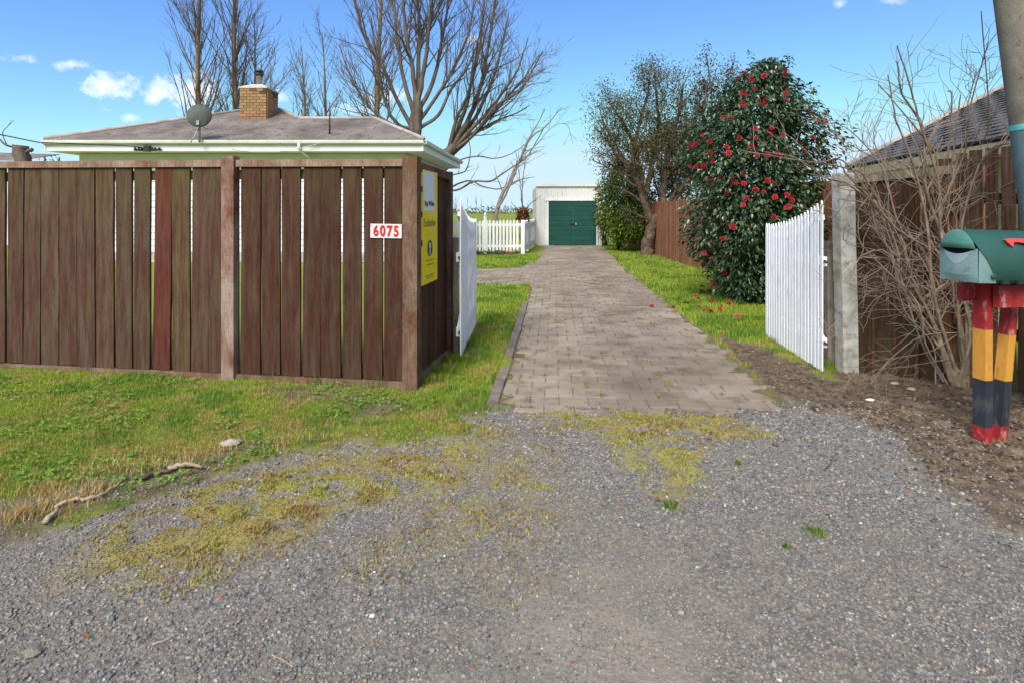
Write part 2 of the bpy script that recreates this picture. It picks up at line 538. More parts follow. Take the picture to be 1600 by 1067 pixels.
M['mb_flag'] = surf('mailbox_flag_red', [(.3, lin('c63a35')), (.7, lin('d84a42'))], 8, .45, .1)
M['p_red'] = surf('chipped_red_paint', [(.3, lin('8e2227')), (.7, lin('a52c30'))], 6, .6, .4, 60, (1, 1, .4), dirt=(lin('b79a8c'), .34, 17))
M['p_orange'] = surf('worn_orange_paint', [(.3, lin('bd8330')), (.7, lin('cf9640'))], 6, .6, .4, 60, (1, 1, .4), dirt=(lin('6e4c28'), .22, 24))
M['p_black'] = surf('worn_black_paint', [(.3, lin('25282e')), (.7, lin('343840'))], 6, .6, .5, 60, (1, 1, .4), dirt=(lin('54544f'), .36, 18))
M['paver_obj'] = surf('concrete_paver', [(.25, lin('7a6e62')), (.5, lin('958879')), (.75, lin('a99d8d'))], 1.6, .92, .5, 110, tint='obj', dirt=(lin('6a6050'), .48, 3.6), posn=True)
M['paver_attr'] = surf('concrete_paver_far', [(.25, lin('7a6e62')), (.5, lin('958879')), (.75, lin('a99d8d'))], 1.6, .92, .5, 110, tint='attr', dirt=(lin('6a6050'), .48, 3.6), posn=True)
M['kerb'] = surf('mossy_kerb', [(.25, lin('5c5248')), (.5, lin('7b7066')), (.75, lin('8d8378'))], 7, .95, .6, 70, dirt=(lin('5e5c34'), .35, 8))
M['tile'] = surf('grey_roof_tile', [(.3, lin('4d4b4a')), (.7, lin('6a6765'))], 5, .85, .4, 60, tint='obj')
M['petal_fallen'] = leafmat('fallen_petal', 'obj', .7, .2, .15)
M['tan_wall'] = surf('tan_render', [(.3, lin('b8a884')), (.7, lin('c8ba98'))], 2, .7, .1, 40)

# ------------------------------------------------------------------ ground zones (shared by the sheet and by what grows and lies on it)
DU = Vector((0.074, 1.0, 0)).normalized()        # direction of the drive
DV = Vector((DU.y, -DU.x, 0))
DRIVE = gp([(777, 638), (800, 560), (821, 480), (828, 449), (741, 449), (640, 449), (640, 419), (741, 420), (812, 418), (838, 409), (848, 399), (848, 383.5),
            (937, 383.5), (976, 420), (1019, 455), (1075, 500), (1112, 530), (1160, 572), (1198, 605), (1240, 642), (1110, 650), (960, 640), (860, 640)])
GRAVEL = gp([(-900, 1120), (-300, 950), (0, 850), (130, 808), (260, 772), (330, 742), (420, 704), (520, 697), (640, 690), (720, 668), (765, 640), (777, 628), (1240, 630),
             (1330, 655), (1450, 725), (1600, 838), (2100, 1100)]) + [(5.5, -4), (-7, -4)]
SOIL = gp([(1120, 528), (1165, 540), (1215, 552), (1262, 570), (1302, 594), (1330, 560), (1400, 560), (1480, 585), (1600, 615), (2100, 740)]) + [(9, 2.0), (6, .5)] + gp([(1500, 1000), (1300, 760), (1230, 660), (1180, 600)])
MOSS_A = gp([(30, 915), (90, 865), (190, 815), (290, 768), (430, 715), (640, 690), (750, 655), (795, 660), (785, 705), (715, 755), (590, 805), (470, 860), (350, 910), (180, 940)])
MOSS_B = gp([(785, 640), (900, 640), (1000, 630), (1150, 645), (1215, 688), (1125, 700), (1110, 745), (1050, 795), (1005, 770), (965, 700), (900, 664), (800, 656)])
MOSS_C = gp([(700, 700), (860, 680), (880, 760), (820, 900), (640, 930), (560, 860)])
WORN = gp([(640, 1100), (830, 960), (960, 890), (1130, 905), (1230, 980), (1260, 1100)]) + [(1.2, 0.2), (-.6, 0.2)]
BED = [(-2.4, 19.9), (-2.4, 18.2), (0.1, 18.35), (0.35, 19.1), (0.3, 19.9)]
BARE = gp([(-300, 566), (0, 578), (200, 590), (380, 600), (520, 608), (660, 622), (650, 645), (560, 664), (500, 640), (400, 622), (200, 598), (0, 588), (-300, 580)])

def pfield(x, y):
    return (fbm(x, y, .9, 41, 3) - .5) * .030 + .002
LIP = gp([(-300, 900), (-60, 800), (60, 790), (150, 760), (250, 728), (400, 690), (430, 704), (330, 745), (250, 780), (120, 820), (0, 862), (-300, 960)])
def zones(x, y):
    n1 = fbm(x, y, 3.0, 3) - .5
    n2 = fbm(x, y, 11.0, 9) - .5
    near = np.clip(1.2 - y / 14, .15, 1)
    w = (n1 * .45 + n2 * .18) * near
    gr = sstep(.05, -.05, sdf(GRAVEL, x, y) + w)
    dr = sstep(.02, -.02, sdf(DRIVE, x, y) + w * .2)
    so = sstep(.08, -.08, sdf(SOIL, x, y) + w * 1.1)
    bed = sstep(.05, -.05, sdf(BED, x, y) + w * .3)
    so = np.maximum(so, bed)
    bare = sstep(.1, -.25, sdf(BARE, x, y) + w * 1.3)
    bare = np.maximum(bare, sstep(.10, -.08, sdf(LIP, x, y) + w * 1.2) * .9)
    ma = sstep(.12, -.3, sdf(MOSS_A, x, y) + n1 * .5)
    mb = sstep(.06, -.15, sdf(MOSS_B, x, y) + n1 * .35)
    mc = sstep(.2, -.4, sdf(MOSS_C, x, y) + n1 * .5)
    moss = np.maximum(np.maximum(ma, mb), mc * .4) * sstep(-.30, .04, n2 + n1 * .4)
    worn = sstep(.2, -.4, sdf(WORN, x, y) + n1 * .9)
    gr = gr * (1 - dr)
    so = so * (1 - dr) * (1 - gr)
    grass = (1 - gr) * (1 - dr) * (1 - so)
    return dict(grass=grass, gravel=gr, soil=so, drive=dr, moss=moss * (1 - dr), worn=worn * gr, bare=bare)
def lap(x, y):
    """soil and grit washed over the edge pavers"""
    e = sdf(DRIVE, x, y) + (fbm(x, y, 7, 71, 5) - .5) * .42
    return sstep(-.10, .05, e) * .013 * (y < 16)
def zground(x, y, z=None):
    z = z or zones(x, y)
    fade = np.clip(1.4 - y / 12, 0, 1)
    return (.022 * z['grass'] * fade + .014 * z['soil'] * fade + (pfield(x, y) - .0075 + lap(x, y)) * z['drive'] + .010 * z['moss'] * z['gravel'] - .006 * z['worn']
            + (fbm(x, y, 1.1, 5, 3) - .5) * .05 * (1 - z['drive']) * fade + (fbm(x, y, 9, 6, 3) - .5) * (.018 + .03 * z['soil']) * (1 - z['drive']) * fade)

def geom_axis(a, b, step, far, ratio):
    s = list(np.arange(a, b + 1e-6, step))
    q, d = b, step
    while q < far:
        d *= ratio
        q += d
        s.append(q)
    return s
xs_r = geom_axis(0, 4.8, .034, 600, 1.10)
xs = np.array([-q for q in xs_r[:0:-1]] + xs_r)
ys = np.array(sorted(set([-300, -120, -50, -20, -8, -3, -1, 0, .6, 1.0] + geom_axis(1.3, 5.8, .034, 900, 1.035))))
gx, gy = np.meshgrid(xs, ys)
zz = zones(gx, gy)
gz = zground(gx, gy, zz)
nyy, nxx = gx.shape
gv = np.stack([gx, gy, gz], -1).reshape(-1, 3)
ii = np.arange(nyy * nxx).reshape(nyy, nxx)
gf = np.stack([ii[:-1, :-1], ii[:-1, 1:], ii[1:, 1:], ii[1:, :-1]], -1).reshape(-1, 4)

def ground_mat():
    m, t, b = new_mat('ground_cover')
    za = node(t, 'ShaderNodeAttribute', attribute_name='ZoneA')
    zb = node(t, 'ShaderNodeAttribute', attribute_name='ZoneB')
    sa, sb = node(t, 'ShaderNodeSeparateColor'), node(t, 'ShaderNodeSeparateColor')
    t.links.new(za.outputs['Color'], sa.inputs[0])
    t.links.new(zb.outputs['Color'], sb.inputs[0])
    vec = coords(t, (1, 1, 1), False)
    n_big, n_mid, n_fin, n_vf = noise(t, vec, .9, 5), noise(t, vec, 7, 6, .65), noise(t, vec, 60, 5, .7), noise(t, vec, 260, 3, .7)
    grass = ramp(t, n_mid, [(.28, lin('7a6c3c')), (.5, lin('7f8432')), (.72, lin('8e9638'))])
    pos_ = node(t, 'ShaderNodeSeparateXYZ')
    t.links.new(node(t, 'ShaderNodeNewGeometry').outputs['Position'], pos_.inputs[0])
    mrg = node(t, 'ShaderNodeMapRange')
    mrg.inputs[1].default_value, mrg.inputs[2].default_value = 4.6, 5.4
    t.links.new(pos_.outputs[1], mrg.inputs[0])
    thatch = ramp(t, n_mid, [(.28, lin('5e5838')), (.5, lin('707038')), (.72, lin('7c843e'))])
    grass = mix(t, mrg.outputs[0], thatch, grass)      # the road verge is thin turf over thatch, the garden behind is sown lawn
    far = ramp(t, n_big, [(.3, lin('71852a')), (.7, lin('8a9a3c'))])
    fm = node(t, 'ShaderNodeMath', operation='MULTIPLY')
    fm.inputs[1].default_value = .5
    t.links.new(mrg.outputs[0], fm.inputs[0])
    grass = mix(t, fm.outputs[0], grass, far)
    grass = mix(t, .5, grass, ramp(t, n_fin, [(.3, .45), (.7, 1.1)]), 'MULTIPLY')
    vo = node(t, 'ShaderNodeTexVoronoi')
    vo.inputs['Scale'].default_value = 75
    t.links.new(vec, vo.inputs['Vector'])
    vs = node(t, 'ShaderNodeSeparateColor')
    t.links.new(vo.outputs['Color'], vs.inputs[0])
    grav = ramp(t, vs.outputs[0], [(0.0, lin('5a5856')), (.5, lin('7a7672')), (.85, lin('938d84')), (1.0, lin('aca598'))])
    grav = mix(t, ramp(t, n_mid, [(.35, .15), (.62, .75)]), grav, lin('8d8376'))
    grav = mix(t, .6, grav, ramp(t, vo.outputs['Distance'], [(.25, 1.0), (.75, .4)]), 'MULTIPLY')
    worn = ramp(t, n_fin, [(.3, lin('6c655b')), (.5, lin('8d8579')), (.75, lin('a39a8d'))])
    worn = mix(t, ramp(t, n_mid, [(.4, 0.0), (.65, .6)]), worn, lin('8a8073'))
    soil = ramp(t, n_mid, [(.28, lin('4c3f34')), (.5, lin('6e5f4e')), (.72, lin('928169'))])
    soil = mix(t, .6, soil, ramp(t, n_fin, [(.32, .45), (.68, 1.15)]), 'MULTIPLY')
    moss = ramp(t, n_mid, [(.3, lin('7d6a3c')), (.5, lin('948a40')), (.7, lin('a09448'))])
    joint = ramp(t, n_fin, [(.3, lin('4e4638')), (.6, lin('70654e')), (.8, lin('857a5c'))])
    joint = mix(t, ramp(t, n_mid, [(.46, 0.0), (.6, .8)]), joint, lin('7a7638'))
    col = mix(t, sa.outputs[0], grav, grass)
    col = mix(t, sb.outputs[0], col, worn)
    col = mix(t, sa.outputs[2], col, soil)
    mm = node(t, 'ShaderNodeMath', operation='MULTIPLY')
    t.links.new(sb.outputs[1], mm.inputs[0])
    mm.inputs[1].default_value = .9
    col = mix(t, mm.outputs[0], col, moss)
    col = mix(t, sb.outputs[2], col, joint)
    bare = node(t, 'ShaderNodeAttribute', attribute_name='Bare')
    col = mix(t, bare.outputs['Fac'], col, soil)
    col = mix(t, .35, col, ramp(t, n_vf, [(.3, .6), (.7, 1.15)]), 'MULTIPLY')
    t.links.new(col, b.inputs['Base Color'])
    b.inputs['Roughness'].default_value = .95
    b.inputs['Specular IOR Level'].default_value = .15
    bump(t, b, n_fin, .8, .012)
    return m
gme = np_mesh('ground', gv, gf, ground_mat(), None, True)
for nm, (a_, b_, c_) in (('ZoneA', ('grass', 'gravel', 'soil')), ('ZoneB', ('worn', 'moss', 'drive'))):
    at = gme.attributes.new(nm, 'FLOAT_COLOR', 'POINT')
    c4 = np.ones((len(gv), 4), np.float32)
    for k_, q_ in enumerate((a_, b_, c_)):
        c4[:, k_] = zz[q_].ravel()
    at.data.foreach_set('color', c4.ravel())
at = gme.attributes.new('Bare', 'FLOAT', 'POINT')
at.data.foreach_set('value', (zz['bare'] * .95).ravel().astype(np.float32))
ground = link('ground', gme)
tag(ground, kind='structure')

# ------------------------------------------------------------------ paved drive
drive = root('driveway', None, None, G(1000, 560))
tag(drive, kind='structure')
ROW, PW = .192, .222
dpoly = DRIVE
def pvr_mesh(seed):
    r = random.Random(seed)
    mb = MB()
    j = lambda k: r.uniform(-k, k)
    w, d, h = PW / 2 - .0022, ROW / 2 - .0022, .05
    bt = [(-w, -d, -h), (w, -d, -h), (w, d, -h), (-w, d, -h)]
    md = [(-w + j(.0018), -d + j(.0018), -.0035), (w + j(.0018), -d + j(.0018), -.0035), (w + j(.0018), d + j(.0018), -.0035), (-w + j(.0018), d + j(.0018), -.0035)]
    tp = [(q[0] * .972 + j(.002), q[1] * .968 + j(.002), j(.0008)) for q in md]
    mb.add(bt + md + tp, [(0, 1, 5, 4), (1, 2, 6, 5), (2, 3, 7, 6), (3, 0, 4, 7), (4, 5, 9, 8), (5, 6, 10, 9), (6, 7, 11, 10), (7, 4, 8, 11), (8, 9, 10, 11)])
    me = bpy.data.meshes.new('paver')
    me.from_pydata(mb.v, [], mb.f)
    me.materials.append(M['paver_obj'])
    return me
pvar = [pvr_mesh(k) for k in range(6)]
slots = []
base = Vector((0, 4.0, 0))
for i in range(-4, 115):
    for j in range(-16, 26):
        c = base + DU * (i * ROW) + DV * ((j + (.5 if i % 2 else 0)) * PW)
        slots.append((c.x, c.y, i, j))
sl = np.array(slots)
dd = sdf(dpoly, sl[:, 0], sl[:, 1])
keep = dd < .02 + (rng.random(len(sl)) - .5) * .10
sl = sl[keep]
pz = pfield(sl[:, 0], sl[:, 1]) + rng.normal(0, .0014, len(sl))
ptint = (.78 + .34 * fbm(sl[:, 0], sl[:, 1], .75, 51, 3)) + rng.normal(0, .045, len(sl))
centre_lane = np.exp(-((sl[:, 0] - .074 * (sl[:, 1] - 4) - 1.25) / .5) ** 2)
ptint -= .14 * centre_lane                       # the lane between the wheel tracks is stained darker
order = np.argsort(sl[:, 1])
ang = math.atan2(-DU.x, DU.y)
far_v, far_f, far_c = [], [], []
for rank, k in enumerate(order):
    x, y = sl[k, :2]
    Mx = Matrix.Translation((x, y, pz[k])) @ Euler((random.gauss(0, .006), random.gauss(0, .006), ang + random.gauss(0, .012))).to_matrix().to_4x4()
    tint = float(np.clip(ptint[k], .5, 1.15))
    c = (tint, tint * random.uniform(.96, 1.0), tint * random.uniform(.92, .99))
    if rank < 300:
        o = place('paver', pvar[random.randrange(6)], drive, Mx)
        o.color = (*c, 1)
    else:
        me = pvar[random.randrange(6)]
        b_ = len(far_v)
        far_v += [tuple(Mx @ q.co) for q in me.vertices]
        far_f += [tuple(i_ + b_ for i_ in p.vertices) for p in me.polygons]
        far_c += [c] * len(me.vertices)
me = bpy.data.meshes.new('far_pavers')
do = off(drive)
me.from_pydata([(a - do.x, b - do.y, c - do.z) for a, b, c in far_v], [], far_f)
at = me.attributes.new('Col', 'FLOAT_COLOR', 'POINT')
at.data.foreach_set('color', np.c_[np.array(far_c), np.ones(len(far_c))].astype(np.float32).ravel())
me.materials.append(M['paver_attr'])
tag(link('paving', me, drive), kind='stuff')

kerb = root('kerb', None, None, G(775, 625))
tag(kerb, kind='structure')
kpts = [G(771, 634), G(784, 592), G(797, 555), G(809, 515), G(816, 492), G(821, 474)]
for a, b_ in zip(kpts[:-1], kpts[1:]):
    mb = MB()
    d = (b_ - a).normalized()
    s_ = Vector((d.y, -d.x, 0)) * .052
    a2, b2 = a + d * .006 + Vector((random.uniform(-.01, .01), 0, 0)), b_ - d * .006 + Vector((random.uniform(-.01, .01), 0, 0))
    h1, h2 = random.uniform(.028, .042), random.uniform(.028, .042)
    lo = Vector((0, 0, -.06))
    mb.hexa([a2 - s_ + lo, a2 + s_ + lo, b2 + s_ + lo, b2 - s_ + lo],
            [a2 - s_ * .8 + Vector((0, 0, h1)), a2 + s_ * .75 + Vector((0, 0, h1 - .006)), b2 + s_ * .75 + Vector((0, 0, h2 - .006)), b2 - s_ * .8 + Vector((0, 0, h2))])
    mb.build('kerb_stone', M['kerb'], kerb)

# ------------------------------------------------------------------ fence building blocks
def board_mesh(name, L, mat, seed, w=1.0, th=.022, sections=5):
    """a plank standing on z=0, w wide (unit, scaled when placed), slightly uneven"""
    r = random.Random(seed)
    v, f = [], []
    for i in range(sections + 1):
        z = L * i / sections
        a, b_ = -w / 2 + r.uniform(-.010, .010), w / 2 + r.uniform(-.010, .010)
        y0 = r.uniform(-.002, .002)
        zt = r.uniform(-.006, .006) if i in (0, sections) else 0
        v += [(a, -th / 2 + y0, z + zt), (b_, -th / 2 + y0, z - zt), (b_, th / 2 + y0, z - zt), (a, th / 2 + y0, z + zt)]
    for i in range(sections):
        for k in range(4):
            k2 = (k + 1) % 4
            f.append((i * 4 + k, i * 4 + k2, i * 4 + 4 + k2, i * 4 + 4 + k))
    f += [(3, 2, 1, 0), tuple(sections * 4 + k for k in range(4))]
    me = bpy.data.meshes.new(name)
    me.from_pydata(v, [], f)
    me.materials.append(mat)
    return me
BL = 1.74
bmesh_front = [board_mesh('board', BL, M['board'], k) for k in range(6)]
def tint(base, spread=.08):
    k = random.gauss(1, spread)
    return tuple(max(.2, c * k * random.uniform(.97, 1.03)) for c in base) + (1,)

A0, A1 = Vector((-4.68, 5.20, 0)), Vector((-.876, 4.637, 0))
FU = (A1 - A0).normalized()
def onfence(px, a=A0, d=FU):
    k = (px - CX) / F
    t_ = (k * a.y - a.x) / (d.x - k * d.y)
    return a + d * t_
fang = math.atan2(FU.y, FU.x)
FN = Vector((FU.y, -FU.x, 0))                   # towards the road
if FN.y > 0: FN = -FN
front_fence = root('paling_fence', 'brown weathered paling fence with return panel and house number along the verge', 'fence', A1)
def ztop(px):
    return 1.87 + .03 * (1 - px / 632)
boards = [(13, 37, 0), (38.5, 63.5, 0), (66, 93, 0), (94.5, 121.5, 0), (122.5, 150, 0), (152, 179, 0), (183, 207.5, 0), (210.5, 235, 0), (240, 266, 1), (271, 298, 2), (300, 326.4, 0), (327.2, 350.5, 0),
          (377.5, 407.5, 3), (410.5, 438.5, 3), (441, 469.7, 3), (473.5, 501, 3), (502.3, 532.6, 3), (536.8, 565, 3), (569, 598, 3), (601, 631, 3)]
x_ = 10
for k in range(9):
    boards.insert(0, (x_ - 26.5, x_ - 1, 0))
    x_ -= 27.2
for k, (a, b_, ty) in enumerate(boards):
    pa, pb = onfence(a), onfence(b_)
    w = (pb - pa).length
    c = (pa + pb) / 2
    z0 = .07 + random.uniform(-.008, .008)
    tilt = random.gauss(0, .003)
    if ty == 1: tilt = .016
    if ty == 2: tilt = -.004
    Mx = Matrix.Translation((c.x, c.y, z0)) @ Matrix.Rotation(fang, 4, 'Z') @ Matrix.Rotation(tilt, 4, 'Y') @ Matrix.Diagonal((w, 1, (ztop(max(a, 0)) - .045 - z0) / BL, 1))
    o = place('board', bmesh_front[k % 6], front_fence, Mx)
    base = {0: (.84, .86, .84), 1: (1.0, .60, .60), 2: (.84, .92, .72), 3: (.64, .57, .54)}[ty]
    o.color = tint(base, .07)
def fence_bar(name, px0, px1, z0, z1, n0, n1, mat, parent=front_fence):
    """horizontal timber between two picture columns of the fence line; n0..n1 metres towards the road"""
    a, b_ = onfence(px0), onfence(px1)
    za, zb = (z0(px0), z0(px1)) if callable(z0) else (z0, z0)
    ya, yb = (z1(px0), z1(px1)) if callable(z1) else (z1, z1)
    mb = MB()
    mb.hexa([a + FN * n1 + Vector((0, 0, za)), b_ + FN * n1 + Vector((0, 0, zb)), b_ + FN * n0 + Vector((0, 0, zb)), a + FN * n0 + Vector((0, 0, za))],
            [a + FN * n1 + Vector((0, 0, ya)), b_ + FN * n1 + Vector((0, 0, yb)), b_ + FN * n0 + Vector((0, 0, yb)), a + FN * n0 + Vector((0, 0, ya))])
    return mb.build(name, mat, parent)
for (a, b_) in ((-300, 351.5), (371.5, 631.6)):
    o = fence_bar('top_rail', a, b_, lambda p: ztop(p) - .058, ztop, -.045, .032, M['rail']); o.color = (1.12, 1.08, 1.05, 1)
    o = fence_bar('bottom_rail', a, b_, -.05, .066, -.015, .030, M['rail']); o.color = (.8, .82, .72, 1)
    o = fence_bar('back_rail', a, b_, 1.72, 1.80, -.058, -.013, M['board']); o.color = (.7, .8, .6, 1)
    o = fence_bar('back_rail', a, b_, .10, .17, -.058, -.013, M['board']); o.color = (.7, .7, .6, 1)
o = fence_bar('post', 352, 371, -.1, 1.915, -.03, .055, M['post']); o.color = (1, .95, .92, 1)
o = fence_bar('post', -290, -271, -.1, 1.93, -.03, .055, M['post']); o.color = (1, .95, .92, 1)
o = fence_bar('corner_post', 632, 654.5, -.1, 1.888, -.06, .05, M['brown_post']); o.color = (1.1, 1.05, 1, 1)
# return panel towards the gate
B0, B1 = Vector((-.790, 4.72, 0)), Vector((-.632, 5.68, 0))
RU = (B1 - B0).normalized()
RN = Vector((RU.y, -RU.x, 0))
rang = math.atan2(RU.y, RU.x)
s = .03
for k in range(6):
    w = .143
    c = B0 + RU * (s + w / 2) - RN * .02
    Mx = Matrix.Translation((c.x, c.y, .08)) @ Matrix.Rotation(rang, 4, 'Z') @ Matrix.Diagonal((w, 1, 1.72 / BL, 1))
    o = place('board', bmesh_front[(k + 2) % 6], front_fence, Mx)
    o.color = tint((.72, .64, .62), .1)
    s += w + (.018 if k in (1, 2) else .007)
mb = MB(); mb.hexa([B0 + RU * .03 + RN * .03 + Vector((0, 0, 1.78)), B1 - RU * .03 + RN * .03 + Vector((0, 0, 1.755)), B1 - RU * .03 - RN * .04 + Vector((0, 0, 1.755)), B0 + RU * .03 - RN * .04 + Vector((0, 0, 1.78))],
                    [B0 + RU * .03 + RN * .03 + Vector((0, 0, 1.855)), B1 - RU * .03 + RN * .03 + Vector((0, 0, 1.83)), B1 - RU * .03 - RN * .04 + Vector((0, 0, 1.83)), B0 + RU * .03 - RN * .04 + Vector((0, 0, 1.855))])
o = mb.build('top_rail', M['brown_post'], front_fence); o.color = (1.15, .85, .8, 1)
mb = MB(); mb.bar(B0 + RU * .03 + RN * .012 + Vector((0, 0, .03)), B1 - RU * .03 + RN * .012 + Vector((0, 0, .03)), .05, .09)
o = mb.build('bottom_rail', M['rail'], front_fence); o.color = (.8, .82, .72, 1)
mb = MB(); mb.box((B1.x - .012, B1.y, .87), (.085, .09, 1.94), Matrix.Rotation(rang, 3, 'Z'))
o = mb.build('end_post', M['brown_post'], front_fence); o.color = (.8, .75, .72, 1)
for zc in (1.80, 1.63, 1.42, 1.18):
    mb = MB()
    q = B0 + RU * .0 + RN * .034
    mb.box((q.x, q.y, zc), (.045, .018, .05), Matrix.Rotation(rang, 3, 'Z'))
    mb.build('bracket', M['rust'], front_fence)

# ------------------------------------------------------------------ gates
def picket_mesh(name, w, th, mat, point=True):
    v = [(-w / 2, -th / 2, 0), (w / 2, -th / 2, 0), (w / 2, th / 2, 0), (-w / 2, th / 2, 0), (-w / 2, -th / 2, 1), (w / 2, -th / 2, 1), (w / 2, th / 2, 1), (-w / 2, th / 2, 1),
         (-w * .1, -th / 2, 1.035), (w * .1, -th / 2, 1.035), (w * .1, th / 2, 1.035), (-w * .1, th / 2, 1.035)]
    f = [(3, 2, 1, 0), (0, 1, 5, 4), (1, 2, 6, 5), (2, 3, 7, 6), (3, 0, 4, 7), (4, 5, 9, 8), (5, 6, 10, 9), (6, 7, 11, 10), (7, 4, 8, 11), (8, 9, 10, 11)]
    me = bpy.data.meshes.new(name)
    me.from_pydata(v, [], f)
    me.materials.append(mat)
    return me
gate_picket = picket_mesh('picket', .043, .010, M['gate_white'])
def gate(label, near, far, ztopn, ztopf, n, side, power, pic_w=1.0, z0=.05):
    near, far = Vector(near), Vector(far)
    g = root('picket_gate', label, 'gate', (near.x, near.y, 0))
    d = (far - near)
    L = d.length
    d.normalize()
    nrm = Vector((d.y, -d.x, 0)) * side          # the picket face
    a = math.atan2(d.y, d.x)
    tz = lambda s_: ztopf + (ztopn - ztopf) * (1 - s_) ** power
    for k in range(n):
        s_ = k / (n - 1)
        c = near + d * (L * s_) + nrm * .012
        Mx = Matrix.Translation((c.x, c.y, z0 + random.uniform(-.006, .006))) @ Matrix.Rotation(a + random.gauss(0, .02), 4, 'Z') @ Matrix.Rotation(random.gauss(0, .003), 4, 'Y') @ Matrix.Diagonal((pic_w, 1, (tz(s_) - z0) / 1.035, 1))
        place('picket', gate_picket, g, Mx)
    for zc in (.28, 1.0):
        mb = MB(); mb.bar(near - nrm * .018 + Vector((0, 0, zc)), far - nrm * .018 + Vector((0, 0, zc)), .036, .085)
        mb.build('rail', M['gate_white'], g)
    pts = [near + d * (L * s_) - nrm * .012 + Vector((0, 0, tz(s_) - .14)) for s_ in np.linspace(0.02, 1, 9)]
    mb = MB()
    for p, q in zip(pts[:-1], pts[1:]):
        mb.bar(p, q, .03, .05)
    mb.build('curved_rail', M['gate_white'], g)
    mb = MB(); mb.bar(near - nrm * .017 + d * .05 + Vector((0, 0, .3)), far - nrm * .017 - d * .05 + Vector((0, 0, .98)), .03, .06)
    mb.build('brace', M['gate_white'], g)
    for zc in (.28, 1.0):
        mb = MB(); mb.box(near - d * .03 - nrm * .005 + Vector((0, 0, zc)), (.07, .008, .028), Matrix.Rotation(a, 3, 'Z'))
        mb.build('hinge', M['rust'], g)
    return g
gate('white picket gate standing open beside the brown fence, seen almost edge on', (-.505, 5.5, 0), (-.463, 7.09, 0), 1.575, 1.35, 23, 1, 3.0, 1.3)
gate('white picket gate standing open in front of the red camellia', (2.765, 5.06, 0), (2.890, 6.43, 0), 1.545, 1.305, 20, -1, 1.9, z0=.035)

def timber_post(name, label, c, w, d, h, mat, cat='post', lean=(0, 0), cap=True):
    mb = MB()
    b_ = [(-w / 2, -d / 2), (w / 2, -d / 2), (w / 2, d / 2), (-w / 2, d / 2)]
    sx, sy = lean
    rings = [(-.1, 0), (h * .3, .004), (h * .7, -.004), (h - .015, 0), (h, -.012)]
    vs = []
    for z, e in rings:
        for (p, q) in b_:
            k = 1 if z < h else .86
            vs.append((c[0] + (p * k + e * .5) + sx * z, c[1] + q * k + sy * z, z))
    fs = []
    for i in range(len(rings) - 1):
        for k in range(4):
            fs.append((i * 4 + k, i * 4 + (k + 1) % 4, i * 4 + 4 + (k + 1) % 4, i * 4 + 4 + k))
    fs += [(3, 2, 1, 0), tuple((len(rings) - 1) * 4 + k for k in range(4))]
    mb.add(vs, fs)
    o = mb.build(name, mat, None, False, (c[0], c[1], 0))
    o.color = (1, 1, 1, 1)
    return tag(o, label, cat)
timber_post('gate_post', 'short grey weathered post between brown fence and white gate', (-.585, 5.78), .085, .085, 1.18, M['grey_wood'])
timber_post('gate_post', 'grey weathered post behind the hinge of the gate near the camellia', (2.99, 5.36), .075, .08, 1.165, M['grey_wood'])
timber_post('concrete_post', 'tall pale concrete post between white gate and bare bush', (3.015, 5.12), .135, .13, 1.79, M['concrete'], lean=(-.020, 0))

# ------------------------------------------------------------------ fence behind the bare bush, towards the letter box
rf = root('paling_fence', 'dark brown timber fence behind bare bush and letter box', 'fence', (3.1, 5.15, 0))
C0, C1 = Vector((3.09, 5.20, 0)), Vector((4.06, 4.52, 0))
CU = (C1 - C0).normalized()
CN = Vector((CU.y, -CU.x, 0))
if CN.y > 0: CN = -CN
cang = math.atan2(CU.y, CU.x)
bm_r = [board_mesh('board', BL, M['dark_board'], 30 + k) for k in range(5)]
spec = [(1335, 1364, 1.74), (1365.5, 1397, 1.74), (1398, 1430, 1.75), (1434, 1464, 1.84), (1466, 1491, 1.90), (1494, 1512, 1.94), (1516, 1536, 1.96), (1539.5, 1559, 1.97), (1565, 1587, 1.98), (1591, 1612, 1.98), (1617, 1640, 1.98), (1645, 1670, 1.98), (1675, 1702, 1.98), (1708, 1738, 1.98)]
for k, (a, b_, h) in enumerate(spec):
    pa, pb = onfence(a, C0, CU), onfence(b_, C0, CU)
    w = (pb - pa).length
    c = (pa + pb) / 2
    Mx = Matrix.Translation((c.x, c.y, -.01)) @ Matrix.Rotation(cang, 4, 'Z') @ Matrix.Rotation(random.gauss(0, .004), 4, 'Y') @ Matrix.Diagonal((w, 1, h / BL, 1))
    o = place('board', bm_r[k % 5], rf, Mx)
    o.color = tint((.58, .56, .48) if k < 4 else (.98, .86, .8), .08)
cend = onfence(1744, C0, CU)
for k in range(16):
    c = cend + CU * (.07 + .15 * k)
    Mx = Matrix.Translation((c.x, c.y, -.01)) @ Matrix.Rotation(cang, 4, 'Z') @ Matrix.Rotation(random.gauss(0, .004), 4, 'Y') @ Matrix.Diagonal((random.uniform(.12, .135), 1, 1.98 / BL, 1))
    o = place('board', bm_r[k % 5], rf, Mx)
    o.color = tint((.98, .86, .8), .08)
cend = cend + CU * 2.4
for zc in (.45, 1.55):
    a, b_ = onfence(1335, C0, CU) - CN * .04, cend - CN * .04
    mb = MB(); mb.bar(a + Vector((0, 0, zc)), b_ + Vector((0, 0, zc)), .05, .09)
    o = mb.build('back_rail', M['dark_board'], rf); o.color = (.7, .65, .6, 1)
a, b_ = onfence(1335, C0, CU) + CN * .022, onfence(1500, C0, CU) + CN * .022
mb = MB(); mb.bar(a + Vector((0, 0, 1.735)), b_ + Vector((0, 0, 1.80)), .03, .07)
o = mb.build('top_rail', M['grey_wood'], rf); o.color = (.85, .8, .7, 1)
